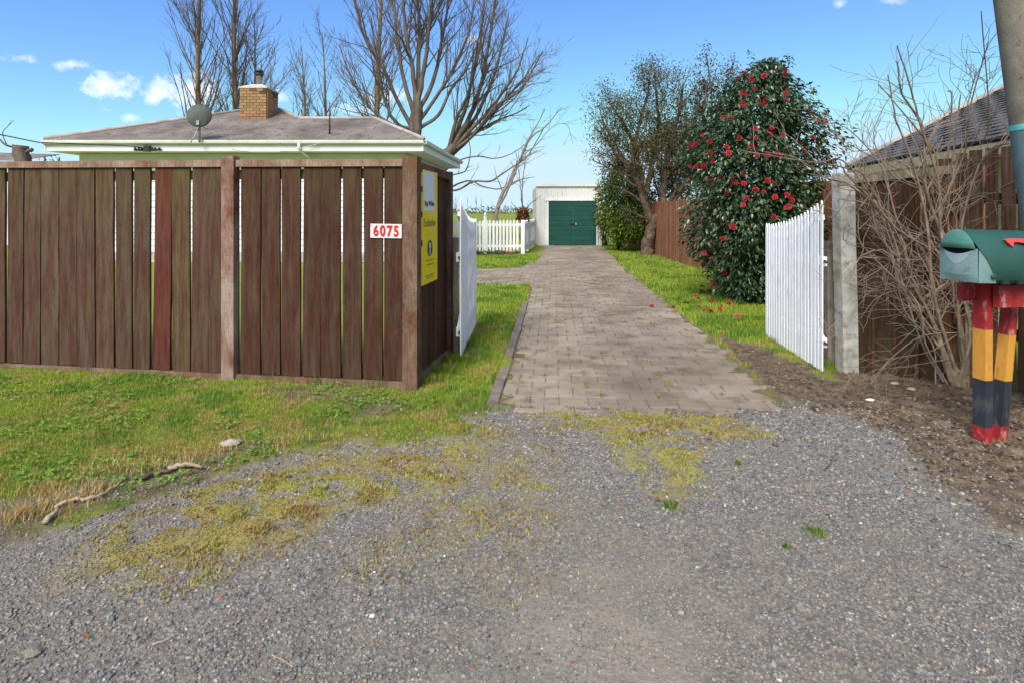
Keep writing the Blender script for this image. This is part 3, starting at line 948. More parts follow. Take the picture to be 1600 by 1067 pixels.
for px in (1364.7, 1397.5, 1432):
    a = onfence(px, C0, CU) + CN * .02
    mb = MB(); mb.bar(a, a + Vector((0, 0, 1.66)), .022, .014, (CN.x, CN.y, 0))
    o = mb.build('batten', M['dark_board'], rf); o.color = (.9, .72, .68, 1)

# ------------------------------------------------------------------ boundary fence along the drive
bf = root('boundary_fence', 'long warm brown board fence along the grass strip behind the camellia', 'fence', (4.65, 8, 0))
bm_b = [board_mesh('board', 1.76, M['warm_board'], 60 + k, sections=3) for k in range(6)]
y = 5.6
k = 0
while y < 24.2:
    w = random.uniform(.135, .155)
    xx = 4.66 + .0 * y
    Mx = Matrix.Translation((xx + random.gauss(0, .006), y + w / 2, -.02)) @ Matrix.Rotation(R(90) + random.gauss(0, .01), 4, 'Z') @ Matrix.Rotation(random.gauss(0, .006), 4, 'Y') @ Matrix.Diagonal((w, 1, random.gauss(1, .012) * (1.08 if y < 9.5 else 1.0), 1))
    o = place('board', bm_b[k % 6], bf, Mx)
    cc = tint((1.35, 1.25, 1.15), .12)
    if random.random() < .12: cc = (1.7, 1.3, .7, 1)
    o.color = cc
    y += w + random.choice([.003, .004, .012])
    k += 1
for zc in (.4, 1.4):
    mb = MB(); mb.bar((4.70, 5.6, zc), (4.70, 24.2, zc), .05, .09)
    o = mb.build('back_rail', M['warm_board'], bf); o.color = (.8, .8, .8, 1)

# ------------------------------------------------------------------ the house behind the fence
EZ, EY, KP = 3.37, 15.4, .42                     # eave height, eave front, roof pitch (rise per metre)
house = root('weatherboard_house', 'pale weatherboard house with lichened iron hip roof behind the brown fence', 'house', (-7.5, 16, 0))
XL, XR = -12.68, -2.39
def roofpt(px, py):
    k = (HY - py) / F
    Y = (EZ - KP * EY - H) / (k - KP)
    return Vector(((px - CX) / F * Y, Y, H + k * Y))
Lc, Rc = Vector((XL, EY, EZ)), Vector((XR, EY, EZ))
Ap, Sp, Ep = roofpt(424, 168), roofpt(470, 187), roofpt(586, 187)
R2 = Vector((-1.97, 21.9, EZ))
L2 = Vector((XL, 26, EZ))
# front slope: real corrugations running down the slope
top = [(Lc.x, Lc.y), (Ap.x, Ap.y), (Sp.x, Sp.y), (Ep.x, Ep.y), (Rc.x, Rc.y)]
def ytop(x):
    for (a, b_) in zip(top[:-1], top[1:]):
        if a[0] <= x <= b_[0]:
            return a[1] + (b_[1] - a[1]) * (x - a[0]) / (b_[0] - a[0])
    return EY
mb = MB()
cols = np.arange(XL, XR + 1e-6, .019)
vs, fs = [], []
for i, x in enumerate(cols):
    dzc = .015 * math.sin(2 * math.pi * x / .076)
    yt = max(ytop(x), EY + .001)
    for j in range(3):
        yy = EY - .04 + (yt - EY + .04) * j / 2
        vs.append((x, yy, EZ + KP * (yy - EY) + dzc + .012))
for i in range(len(cols) - 1):
    for j in range(2):
        fs.append((i * 3 + j, i * 3 + 3 + j, i * 3 + 4 + j, i * 3 + 1 + j))
mb.add(vs, fs)
roof = mb.build('roof', M['roof'], house, True)
E2 = Vector((Ep.x, 19.8, Ep.z)); S2 = Vector((Sp.x, 19.8, Sp.z)); A2 = Vector((Ap.x, 22.3, Ap.z)); B2 = Vector((-6, 21.9, EZ)); M2 = Vector((-4.6, 26, EZ))
mb = MB()
q = [Lc, Ap, A2, L2, Rc, Ep, E2, R2, Sp, S2, B2, M2]
q = [p - Vector((0, 0, .008)) for p in q]
mb.add(q, [(0, 1, 2, 3), (4, 7, 6, 5), (5, 6, 9, 8), (1, 8, 9, 2), (6, 7, 10, 9), (9, 10, 11, 2), (2, 11, 3)])
mb.build('roof_slope', M['roof'], roof)
mb = MB()
for a, b_ in ((Lc, Ap), (Ap, Sp), (Sp, Ep), (Ep, Rc), (Ap, A2)):
    up = Vector((0, 0, .03))
    mb.tube([a + up, (a + b_) / 2 + up, b_ + up], [.06, .06, .06], 6)
mb.build('ridge_capping', M['ridge'], roof, True)
# eaves: fascia, gutter, soffit
def eave(a, b_, n):
    mb = MB(); mb.hexa([a + Vector((0, 0, -.30)) - n * .02, b_ + Vector((0, 0, -.30)) - n * .02, b_ + Vector((0, 0, -.30)) - n * .05, a + Vector((0, 0, -.30)) - n * .05],
                       [a + Vector((0, 0, -.06)) - n * .02, b_ + Vector((0, 0, -.06)) - n * .02, b_ + Vector((0, 0, -.06)) - n * .05, a + Vector((0, 0, -.06)) - n * .05])
    mb.build('fascia', M['fascia'], house)
    d = (b_ - a).normalized()
    prof = [(0, -.10), (.03, -.12), (.075, -.115), (.10, -.085), (.105, -.01), (.092, -.01), (.085, -.08), (.06, -.10), (.02, -.10), (.012, -.01), (0, -.01)]
    mb = MB(); mb.prism([a + n * (p - .015) + Vector((0, 0, z_)) for p, z_ in prof], (b_ - a))
    mb.build('gutter', M['gutter'], house)
eave(Lc, Rc, Vector((0, -1, 0)))
dr_ = (R2 - Rc).normalized()
eave(Rc, R2, Vector((dr_.y, -dr_.x, 0)))
eave(L2, Lc, Vector((-1, 0, 0)))
mb = MB(); mb.hexa([Vector((XL + .05, EY + .05, EZ - .30)), Vector((XR - .05, EY + .05, EZ - .30)), Vector((-2.05, 21.8, EZ - .30)), Vector((XL + .05, 26, EZ - .30))],
                   [Vector((XL + .05, EY + .05, EZ - .27)), Vector((XR - .05, EY + .05, EZ - .27)), Vector((-2.05, 21.8, EZ - .27)), Vector((XL + .05, 26, EZ - .27))])
mb.build('soffit', M['fascia'], house)
WX0, WX1, WY = -12.15, -2.98, 16.0
WR = Vector((-2.62, 21.8, 0))
mb = MB(); mb.hexa([Vector((WX0, WY, 0)), Vector((WX1, WY, 0)), WR, Vector((WX0, 25.6, 0))], [Vector((WX0, WY, EZ - .31)), Vector((WX1, WY, EZ - .31)), WR + Vector((0, 0, EZ - .31)), Vector((WX0, 25.6, EZ - .31))])
mb.build('wall', M['weatherboard'], house)
z_ = .30
while z_ < 2.62:
    for (a, b_, n, L_) in ((Vector((WX0, WY, 0)), Vector((WX1, WY, 0)), Vector((0, -1, 0)), 0), (Vector((WX1, WY, 0)), WR, Vector((.9981, -.0619, 0)), 0)):
        mb = MB()
        up = Vector((0, 0, z_))
        mb.hexa([a + up + n * .034, b_ + up + n * .034, b_ + up + n * .002, a + up + n * .002], [a + up + n * .012 + Vector((0, 0, .178)), b_ + up + n * .012 + Vector((0, 0, .178)), b_ + up + n * .002 + Vector((0, 0, .178)), a + up + n * .002 + Vector((0, 0, .178))])
        mb.build('weatherboard', M['weatherboard'], house)
    z_ += .18
mb = MB(); mb.box(((WX0 + WX1) / 2, WY - .02, 2.86), (WX1 - WX0 - .02, .036, .40)); mb.build('frieze_board', M['frieze'], house)
mb = MB(); mb.hexa([Vector((WX1 + .003, WY + .01, 2.66)), Vector((WX1 + .04, WY + .01, 2.66)), WR + Vector((.04, 0, 2.66)), WR + Vector((.003, 0, 2.66))], [Vector((WX1 + .003, WY + .01, 3.055)), Vector((WX1 + .04, WY + .01, 3.055)), WR + Vector((.04, 0, 3.055)), WR + Vector((.003, 0, 3.055))])
mb.build('frieze_board', M['cream'], house)
mb = MB(); mb.box(((WX0 + WX1) / 2, WY - .03, .15), (WX1 - WX0, .05, .28)); mb.build('base_board', M['concrete'], house)
# downpipe elbow, seen under the gutter
p0 = P(467, 226, EY - .06)
mb = MB(); mb.tube([p0 + Vector((0, 0, .02)), p0 + Vector((0, .0, -.12)), p0 + Vector((.06, .3, -.25)), p0 + Vector((.1, .52, -.33)), p0 + Vector((.1, .52, -3.0))], [.038] * 5, 8)
mb.build('downpipe', M['fascia'], house, True)
# chimney: bricks laid one by one round a mortar core
cf = roofpt(400, 187)
cw, cd, ch = .95, .80, 1.05
c0 = Vector((P(376, 187, cf.y).x, cf.y - .02, cf.z - .10))
cw = P(423, 187, cf.y).x - c0.x - .12
mb = MB(); mb.box((c0.x + cw / 2, c0.y + cd / 2, c0.z + ch / 2 - .15), (cw - .03, cd - .03, ch + .3))
chim = mb.build('chimney', M['mortar'], house)
bk = MB(); bk.box((0, 0, 0), (1, 1, 1))
bme = bpy.data.meshes.new('brick')
bme.from_pydata(bk.v, [], bk.f)
bme.materials.append(M['brick'])
nc = 12
bh = ch / nc
for r_ in range(nc):
    zc = c0.z + (r_ + .5) * bh
    for side in ('f', 'r', 'l'):
        Ls = cw if side == 'f' else cd
        nb = 4
        bl = Ls / nb
        pos = -.5 * bl if r_ % 2 else 0
        while pos < Ls - 1e-6:
            a, b_ = max(pos, 0), min(pos + bl, Ls)
            if b_ - a > .02:
                m_ = (a + b_) / 2
                if side == 'f':
                    Mx = Matrix.Translation((c0.x + m_, c0.y + random.uniform(-.004, .004), zc)) @ Matrix.Diagonal((b_ - a - .012, .05, bh - .012, 1))
                else:
                    xs_ = c0.x + cw if side == 'r' else c0.x
                    Mx = Matrix.Translation((xs_ + random.uniform(-.004, .004), c0.y + m_ + .012, zc)) @ Matrix.Diagonal((.05, b_ - a - .012, bh - .012, 1))
                o = place('brick', bme, chim, Mx)
                k = random.uniform(.72, 1.08)
                if r_ > 9 and side != 'l' and m_ > Ls * .4 and random.random() < .8: k = random.uniform(.25, .45)   # darker bricks below the cap
                red = 1.0 if r_ > 2 else random.uniform(1.0, 1.12)
                o.color = (k * red, k * random.uniform(.88, 1) / (red ** 1.5), k * random.uniform(.8, 1) / red ** 2, 1)
            pos += bl
zc = c0.z + ch
mb = MB()
cc = Vector((c0.x + cw / 2, c0.y + cd / 2, 0))
q = lambda sx, sy, z: [Vector((cc.x - sx, cc.y - sy, z)), Vector((cc.x + sx, cc.y - sy, z)), Vector((cc.x + sx, cc.y + sy, z)), Vector((cc.x - sx, cc.y + sy, z))]
mb.hexa(q(cw / 2 + .04, cd / 2 + .04, zc), q(cw / 2 + .04, cd / 2 + .04, zc + .05))
mb.hexa(q(cw / 2 + .03, cd / 2 + .03, zc + .051), q(.16, .16, zc + .18))
mb.build('chimney_cap', M['cap'], chim)
mb = MB(); mb.lathe([(.085, zc + .17), (.085, zc + .48), (.09, zc + .485)], (cc.x, cc.y, 0), 12); mb.build('flue', M['metal'], chim, True)
mb = MB(); mb.lathe([(.10, zc + .47), (.13, zc + .50), (.13, zc + .54), (.09, zc + .55), (.09, zc + .59), (.125, zc + .60), (.12, zc + .64), (.05, zc + .67)], (cc.x, cc.y, 0), 12); mb.build('cowl', M['dark_metal'], chim, True)
mb = MB(); mb.hexa(q(cw / 2 + .07, cd / 2 + .07, c0.z - .12), q(cw / 2 + .045, cd / 2 + .05, c0.z + .03)); mb.build('flashing', M['metal'], chim)
# power entry on the fascia
pe = root('power_bracket', 'black power entry bracket with insulators on the white fascia', 'bracket', P(231, 233, EY - .01))
mb = MB(); pb = P(231, 233, EY + .0); mb.box((pb.x, EY - .03, pb.z), (.16, .08, .16)); mb.build('box', M['dark_metal'], pe)
for ddx in (-.32, -.22, -.14, .14, .22, .33):
    mb = MB(); mb.lathe([(.02, -.05), (.045, -.03), (.045, 0), (.025, .015), (.035, .03), (.01, .05)], (pb.x + ddx, EY - .03, pb.z - .01), 8); mb.build('insulator', M['dark_metal'], pe)
mb = MB(); mb.tube([P(222, 231, EY - .05), P(190, 228, EY - .8), P(150, 226.5, EY - 1.2), P(60, 223, EY - 3), P(-250, 160, EY - 6)], [.012] * 5, 5)
tag(mb.build('power_cable', M['dark_metal'], None, True, tuple(P(222, 231, EY - .05))), 'thin dark power cable running off from the fascia bracket', 'cable')
mb = MB(); mb.tube([P(360, 231, EY - .02), P(395, 238, EY - .04), P(430, 238, EY - .04), P(470, 232, EY - .06), P(510, 222, EY - .06), P(550, 206, 16.3)], [.008] * 6, 5)
tag(mb.build('aerial_cable', M['gutter'], None, True, tuple(P(360, 231, EY))), 'thin pale cable sagging along the house fascia up to the roof', 'cable')
am = roofpt(515, 211)
mb = MB(); mb.tube([am, am + Vector((0, 0, .45)), am + Vector((0, 0, .9))], [.03, .022, .012], 6)
tag(mb.build('roof_mast', M['rust'], None, True, tuple(am)), 'thin rusty mast standing on the front roof slope', 'mast')
# satellite dish
dp = roofpt(312, 222)
dish = root('satellite_dish', 'round grey satellite dish on the iron roof', 'satellite dish', dp)
dcen = P(311, 181, dp.y - .1)
mb = MB(); mb.tube([dp + Vector((0, 0, -.02)), Vector((dp.x, dp.y, dcen.z - .18)), Vector((dp.x, dp.y, dcen.z - .1))], [.03, .03, .03], 8); mb.build('mast', M['metal'], dish, True)
mb = MB(); mb.tube([dp + Vector((-.1, -.25, -.05)), Vector((dp.x, dp.y, dcen.z - .3))], [.015, .015], 6)
mb.tube([dp + Vector((.75, .05, .08)), Vector((dp.x, dp.y, dcen.z - .25))], [.008, .008], 5); mb.build('stay', M['metal'], dish, True)
rot = Matrix.Rotation(R(-78), 3, 'X') @ Matrix.Rotation(R(0), 3, 'Y')
rot = Euler((R(84), 0, R(8))).to_matrix()
mb = MB()
prof = [(.001, .075), (.1, .068), (.2, .045), (.29, .010), (.315, -.005), (.318, -.02), (.29, -.01), (.2, .022), (.1, .044), (.001, .05)]
mb.lathe(prof, dcen, 28, rot); mb.build('reflector', M['dish'], dish, True)
mb = MB(); mb.box(dcen + Vector((.0, -.05, -.20)), (.07, .05, .12)); mb.build('mount', M['metal'], dish)
mb = MB(); mb.tube([dcen + Vector((0, -.03, -.30)), dcen + Vector((0, -.05, -.12))], [.016, .016], 6); mb.build('mount_arm', M['metal'], dish)

# ------------------------------------------------------------------ garage shed at the end of the drive
SY = 23.9
shed = root('garage_shed', 'white corrugated iron garage with green double doors at the end of the drive', 'garage', (2.4, SY, 0))
def corrugated(x0, x1, z0, z1, y, pitch=.076, amp=.009):
    mb = MB()
    xs_ = np.arange(x0, x1 + 1e-6, pitch / 5)
    vs, fs = [], []
    for i, x in enumerate(xs_):
        yy = y + amp * math.sin(2 * math.pi * x / pitch)
        vs += [(x, yy, z0), (x, yy, z1)]
        if i: fs.append((2 * i - 2, 2 * i, 2 * i + 1, 2 * i - 1))
    return mb.add(vs, fs)
sx0, sx1, dx0, dx1 = P(838, 0, SY).x, P(940, 0, SY).x, P(857, 0, SY).x, P(931.5, 0, SY).x
szt, dzt = P(0, 291, SY).z, P(0, 314.5, SY).z
corrugated(sx0, dx0, 0, dzt + .09, SY).build('wall_sheet', M['shed'], shed, True)
corrugated(dx1, sx1, 0, dzt + .09, SY).build('wall_sheet', M['shed'], shed, True)
corrugated(sx0, sx1, dzt + .092, szt, SY).build('wall_sheet', M['shed'], shed, True)
mb = MB(); mb.box(((sx0 + sx1) / 2, SY + 2.5, szt / 2), (sx1 - sx0 - .04, 4.9, szt - .02)); mb.build('shell', M['shed'], shed)
mb = MB(); mb.box(((sx0 + sx1) / 2, SY - .02, szt + .03), (sx1 - sx0 + .06, .09, .11)); mb.build('barge_capping', M['shed'], shed)
mb = MB(); mb.box(((dx0 + dx1) / 2, SY - .03, dzt + .05), (dx1 - dx0 + .25, .05, .08)); mb.build('lintel_board', M['white'], shed)
for x in (dx0 - .03, dx1 + .03):
    mb = MB(); mb.box((x, SY - .028, dzt / 2), (.06, .05, dzt)); mb.build('door_jamb', M['white'], shed)
mid = P(895.5, 0, SY).x
for k, (a, b_) in enumerate(((dx0 + .004, mid - .008), (mid + .008, dx1 - .004))):
    nb = 9
    dh = (dzt - .02) / nb
    mb = MB(); mb.box(((a + b_) / 2, SY - .005, dzt / 2), (b_ - a, .02, dzt - .02)); door = mb.build('door', M['green_door'], shed)
    for i in range(nb):
        mb = MB(); mb.box(((a + b_) / 2, SY - .022, .015 + dh * (i + .5)), (b_ - a, .012, dh - .008)); mb.build('door_board', M['green_door'], door)
    for zc in (.3, 1.45):
        xh = a if k == 0 else b_
        mb = MB(); mb.box((xh + (.1 if k == 0 else -.1), SY - .032, zc), (.24, .008, .04)); mb.build('hinge', M['green_door'], door)
zl = P(0, 350, SY).z
mb = MB(); mb.box((mid - .02, SY - .045, zl), (.24, .03, .05)); mb.build('door_bolt', M['dark_metal'], shed)
mb = MB(); mb.box((mid + .11, SY - .06, zl - .01), (.06, .03, .08)); mb.build('padlock', M['metal'], shed)

# ------------------------------------------------------------------ white picket fence by the garage
pk = picket_mesh('picket', .072, .018, M['white'])
pf = root('picket_fence', 'low white picket fence across the lawn beside the garage', 'fence', (.38, 19.2, 0))
PY = 19.25
x = -2.6
xe = P(816, 0, PY).x
while x < xe - .1:
    Mx = Matrix.Translation((x, PY, .08)) @ Matrix.Rotation(random.gauss(0, .02), 4, 'Z') @ Matrix.Rotation(random.gauss(0, .004), 4, 'Y') @ Matrix.Diagonal((1, 1, random.gauss(1.02, .008), 1))
    place('picket', pk, pf, Mx)
    x += .116
for zc in (.26, .98):
    mb = MB(); mb.bar((-2.6, PY + .03, zc), (xe, PY + .03, zc), .035, .085); mb.build('rail', M['white'], pf)
mb = MB(); xq = P(758, 0, PY).x
mb.box((xq, PY + .03, .62), (.095, .095, 1.24)); mb.lathe([(.055, 1.24), (.06, 1.26), (.03, 1.28), (.05, 1.31), (.052, 1.34), (.035, 1.38), (.005, 1.395)], (xq, PY + .03, 0), 10); mb.build('post', M['white'], pf)
mb = MB(); mb.box((xe + .02, PY + .03, .57), (.12, .12, 1.14)); mb.build('post', M['white'], pf)
pk0 = Vector((xe + .09, PY + .15, 0)); pk1 = Vector((sx0 - .06, SY - .1, 0))
dd_ = (pk1 - pk0); n_ = int(dd_.length / .116)
pa_ = math.atan2(dd_.y, dd_.x)
for k in range(n_ + 1):
    c = pk0 + dd_ * (k / n_)
    Mx = Matrix.Translation((c.x, c.y, .08)) @ Matrix.Rotation(pa_, 4, 'Z') @ Matrix.Diagonal((1, 1, random.gauss(1.0, .008), 1))
    place('picket', pk, pf, Mx)
for zc in (.26, .98):
    mb = MB(); mb.bar(pk0 + Vector((-.03, 0, zc)), pk1 + Vector((-.03, 0, zc)), .035, .085); mb.build('rail', M['white'], pf)
for s_ in (.28, .995):
    c = pk0 + dd_ * s_
    mb = MB(); mb.box((c.x - .02, c.y, .57), (.09, .09, 1.16)); mb.build('post', M['white'] if s_ < .9 else M['rail'], pf)

# ------------------------------------------------------------------ neighbour's house beyond the boundary fence
nb_ = root('neighbour_house', 'neighbouring house with dark grey tiled roof behind the bare bush', 'house', (10, 9, 0))
N0, N1 = Vector((8.95, 15.2, 2.60)), Vector((6.9, 4.2, 2.60))     # eave, far to near
T0, T1 = Vector((12.6, 14.4, 4.62)), Vector((10.7, 3.6, 4.62))    # ridge
mb = MB(); mb.add([N0, N1, T1, T0], [(0, 1, 2, 3)])
lo = Vector((0, 0, -.03))
O0, O1 = Vector((16.2, 14.0, 2.6)), Vector((14.4, 3.2, 2.6))
mb = MB(); mb.add([N0 + lo, N1 + lo, T1 + lo, T0 + lo, O0 + lo, O1 + lo], [(0, 1, 2, 3), (3, 2, 5, 4), (1, 5, 2), (0, 3, 4)])
nroof = mb.build('roof', M['tile'], nb_)
nroof.color = (.7, .7, .7, 1)
NR, NCOL = 20, 15
tv = []
tm = MB()
tm.add([(0, 0, .012), (1, 0, .012), (1, 1, .0), (0, 1, .0), (0, 0, -.012), (1, 0, -.012), (.5, 0, .022), (.5, 1, .010)],
       [(0, 6, 7, 3), (6, 1, 2, 7), (4, 5, 1, 6, 0)])
tme = bpy.data.meshes.new('tile')
tme.from_pydata(tm.v, [], tm.f)
tme.materials.append(M['tile'])
el, sl_ = (N1 - N0), (T0 - N0)
ud = el.normalized()
vd = (sl_ - ud * sl_.dot(ud)).normalized()
nd = ud.cross(vd)
if nd.z < 0: nd = -nd
W_, S_ = el.length, (sl_ - ud * sl_.dot(ud)).length
for r_ in range(NR):
    k0, k1 = N0.lerp(T0, r_ / NR), N1.lerp(T1, r_ / NR)
    Lr = (k1 - k0).length
    for c_ in range(NCOL):
        p = k0 + (k1 - k0) * ((c_ + (.5 if r_ % 2 else 0) - .25) / NCOL) + nd * .02
        sx_, sy_ = Lr / NCOL * .985, S_ / NR * 1.12
        Mx = Matrix((( ud.x * sx_, vd.x * sy_, nd.x * 1.6, p.x), (ud.y * sx_, vd.y * sy_, nd.y * 1.6, p.y), (ud.z * sx_, vd.z * sy_, nd.z * 1.6, p.z), (0, 0, 0, 1)))
        o = place('tile', tme, nroof, Mx)
        k = random.uniform(.82, 1.1)
        o.color = (k, k, k, 1)
mb = MB(); mb.tube([N0 + nd * .05, (N0 + T0) / 2 + nd * .05, T0 + nd * .05], [.07] * 3, 6); mb.tube([T0 + nd * .05, T1 + nd * .05], [.08] * 2, 6); mb.build('ridge_tiles', M['ridge'], nroof, True)
inn = Vector((-nd.x, -nd.y, 0)).normalized()
mb = MB(); mb.hexa([N0 + Vector((0, 0, -.24)), N1 + Vector((0, 0, -.24)), N1 + inn * .03 + Vector((0, 0, -.24)), N0 + inn * .03 + Vector((0, 0, -.24))], [N0 + Vector((0, 0, -.04)), N1 + Vector((0, 0, -.04)), N1 + inn * .03 + Vector((0, 0, -.04)), N0 + inn * .03 + Vector((0, 0, -.04))])
mb.build('fascia', M['tan_wall'], nb_)
mb = MB(); mb.hexa([N0 + inn * .04 + Vector((0, 0, -.23)), N1 + inn * .04 + Vector((0, 0, -.23)), N1 + inn * .6 + Vector((0, 0, -.23)), N0 + inn * .6 + Vector((0, 0, -.23))], [N0 + inn * .04 + Vector((0, 0, -.20)), N1 + inn * .04 + Vector((0, 0, -.20)), N1 + inn * .6 + Vector((0, 0, -.20)), N0 + inn * .6 + Vector((0, 0, -.20))])
mb.build('soffit', M['tan_wall'], nb_)
back = Vector((5.6, -1.0, 0))
a, b_ = N0 + inn * .6, N1 + inn * .6
a.z = b_.z = 0
b_ = b_ + Vector((.1, .5, 0)); a = a + Vector((-.05, -.4, 0))
mb = MB(); mb.hexa([a, b_, b_ + back, a + back], [p + Vector((0, 0, 2.36)) for p in (a, b_, b_ + back, a + back)]); mb.build('wall', M['tan_wall'], nb_)

# ------------------------------------------------------------------ shed at the far left, pollard stump
ls = root('neighbour_shed', 'grey roof corner of a far shed beside the cut tree stump', 'shed', (-22, 24, 0))
g0, g1 = P(-260, 246, 24), P(27, 252, 24)
gt = P(-60, 232, 25.5)
mb = MB(); mb.add([g0, g1, P(0, 243, 27), P(-230, 236, 27)], [(0, 1, 2, 3)]); 
mb = MB(); mb.hexa([g0, g1, Vector((g1.x - .6, 27, g1.z + .55)), Vector((g0.x, 27, g1.z + .75))], [p + Vector((0, 0, .03)) for p in (g0, g1, Vector((g1.x - .6, 27, g1.z + .55)), Vector((g0.x, 27, g1.z + .75)))]); mb.build('roof', M['roof'], ls)
mb = MB(); mb.hexa([Vector((g0.x, 24.3, 0)), Vector((g1.x - .3, 24.3, 0)), Vector((g1.x - .3, 27, 0)), Vector((g0.x, 27, 0))], [Vector((g0.x, 24.3, g1.z)), Vector((g1.x - .3, 24.3, g1.z)), Vector((g1.x - .3, 27, g1.z)), Vector((g0.x, 27, g1.z))]); mb.build('wall', M['shed'], ls)

# ------------------------------------------------------------------ trees
def cat_rom(pts, n):
    p = [np.array(tuple(q), float) for q in pts]
    p = [2 * p[0] - p[1]] + p + [2 * p[-1] - p[-2]]
    out = []
    for i in range(1, len(p) - 2):
        for k in range(n):
            t_ = k / n
            a, b_, c, d = p[i - 1], p[i], p[i + 1], p[i + 2]
            out.append(.5 * ((2 * b_) + (-a + c) * t_ + (2 * a - 5 * b_ + 4 * c - d) * t_ ** 2 + (-a + 3 * b_ - 3 * c + d) * t_ ** 3))
    out.append(p[-2])
    return np.array(out)
class Tree:
    def __init__(s, seed):
        s.r = np.random.default_rng(seed)
        s.big, s.small = MB(), MB()
        s.tips = []
    def tube(s, pts, r0, r1, thick, prm_cap=False):
        n = len(pts)
        rad = np.linspace(r0, r1, n)
        sides = 7 if r0 > .09 else (5 if r0 > .03 else 3)
        vs, fs = tube_np(pts, rad, sides, bool(prm_cap))
        (s.big if thick else s.small).add(vs.tolist(), fs)
    def spawn(s, pts, r0, r1, lv, prm, t0=.15):
        """side shoots along a limb"""
        pts = np.array(pts)
        seg = np.linalg.norm(np.diff(pts, axis=0), axis=1)
        L = seg.sum()
        cum = np.r_[0, np.cumsum(seg)] / L
        dens, ratio, angle, tro, wander, minr = prm['dens'][lv], prm['ratio'][lv], prm['angle'], prm['tropism'], prm['wander'], prm['minr']
        n = s.r.poisson(dens * L) if dens < 50 else int(dens)
        for _ in range(n):
            t_ = s.r.uniform(t0, .98)
            i = min(np.searchsorted(cum, t_) - 1, len(seg) - 1)
            i = max(i, 0)
            f = (t_ - cum[i]) / max(cum[i + 1] - cum[i], 1e-6)
            p = pts[i] * (1 - f) + pts[i + 1] * f
            d = (pts[i + 1] - pts[i]) / (seg[i] + 1e-9)
            ax = s.r.normal(size=3)
            ax -= d * (ax @ d)
            ax /= np.linalg.norm(ax) + 1e-9
            a = math.radians(s.r.normal(angle, angle * .25))
            nd_ = d * math.cos(a) + ax * math.sin(a)
            ln = min(L * ratio, prm['maxlen'][lv]) * s.r.uniform(.45, 1.1) * (1.15 - .6 * t_)
            rr = max((r0 + (r1 - r0) * t_) * s.r.uniform(.4, .62) * prm.get('rk', 1.0), minr)
            s.grow(p, nd_, ln, rr, lv + 1, prm)
    def grow(s, p, d, L, r0, lv, prm):
        n = max(4, int(L / prm['step']))
        n = min(n, 9)
        pts = [np.array(p)]
        d = np.array(d)
        for k in range(n):
            d = d + s.r.normal(size=3) * prm['wander'] + np.array([0, 0, prm['tropism']])
            d /= np.linalg.norm(d)
            pts.append(pts[-1] + d * L / n)
        r1 = max(r0 * .25, prm['minr'] * .6)
        s.tube(np.array(pts), r0, r1, r0 > prm['thick'])
        s.tips += [(q, d) for q in pts[n // 2:]]
        if lv < prm['levels']:
            s.spawn(pts, r0, r1, lv, prm)
    def limb(s, pxs, Y, r0, r1, prm, dY=0.0, n=4, spawn=True, t0=.15):
        m = len(pxs)
        q = [P(a, b_, Y + dY * (i / max(m - 1, 1)) ** 1.3) for i, (a, b_) in enumerate(pxs)]
        pts = cat_rom(q, n)
        pts[1:-1] += s.r.normal(size=(len(pts) - 2, 3)) * r0 * .12
        s.tube(pts, r0, r1, r0 > prm['thick'], prm.get('cap'))
        if spawn:
            s.spawn(pts, r0, r1, 0, prm, t0)
        return pts
    def finish(s, name, label, cat, base, mat_t, mat_c, group=None):
        rt = root(name, label, cat, base, group)
        if s.big.v: s.big.build('trunk', mat_t, rt, True)
        if s.small.v: s.small.build('crown', mat_c, rt, True)
        return rt

POP = dict(dens=[4.6, 3.6, 2.6], ratio=[.34, .42, .4], maxlen=[5.2, 1.6, .7], angle=27, tropism=.05, wander=.06, minr=.009, levels=2, step=.4, thick=.085, rk=.5)
def poplar(px, Y, ht, r0, seed, label, lean=0, prm=POP, t0=.22, nm='poplar_tree', grp='bare poplars behind the house'):
    t = Tree(seed)
    b_ = Vector(((px - CX) / F * Y, Y, -.1))
    rr = t.r
    q = [b_ + Vector((lean * f_ * ht + rr.normal(0, .06) * f_ * 2, rr.normal(0, .05), ht * f_)) for f_ in np.linspace(0, 1, 7)]
    pts = cat_rom(q, 3)
    t.tube(pts, r0, r0 * .12, True)
    t.spawn(pts, r0, r0 * .15, 0, prm, t0)
    return t.finish(nm, label, 'tree', (b_.x, Y, 0), M['bark_poplar'], M['bark_twig'], grp)
poplar(306, 30, 19, .21, 1, 'tall bare poplar directly behind the satellite dish', .012)
poplar(364, 31, 19, .23, 2, 'tall bare poplar between satellite dish and chimney', .006)
SMALL = dict(POP, dens=[4.8, 3.6, 2.6], ratio=[.40, .42, .4], angle=34, maxlen=[3.2, 1.4, .6], wander=.08, rk=.7)
poplar(398, 33, 13.0, .16, 3, 'slender bare tree right behind the chimney', .0, SMALL)
poplar(421, 29, 9.4, .10, 4, 'small bare tree rising just past the chimney', .0, SMALL, .3)
poplar(472, 29, 10.0, .14, 5, 'bare twin stemmed tree above the roof ridge past the chimney', .006, SMALL, .25)
poplar(510, 30, 11.0, .15, 6, 'crooked bare tree above the middle of the roof ridge', -.012, SMALL, .25)
poplar(591, 29, 18, .20, 8, 'tall straight bare poplar above the low end of the ridge', .004, dict(POP, dens=[3.2, 3.0, 2], angle=27))
ELM = dict(dens=[3.4, 3.2, 2.4], ratio=[.45, .42, .4], maxlen=[3.4, 1.7, .8], angle=30, tropism=.075, wander=.11, rk=.8, minr=.007, levels=3, step=.35, thick=.09)
t = Tree(21)
Y = 25.0
t.limb([(652, 372), (650, 260), (649, 200), (651, 160)], Y, .36, .27, ELM, 0, 4, False)
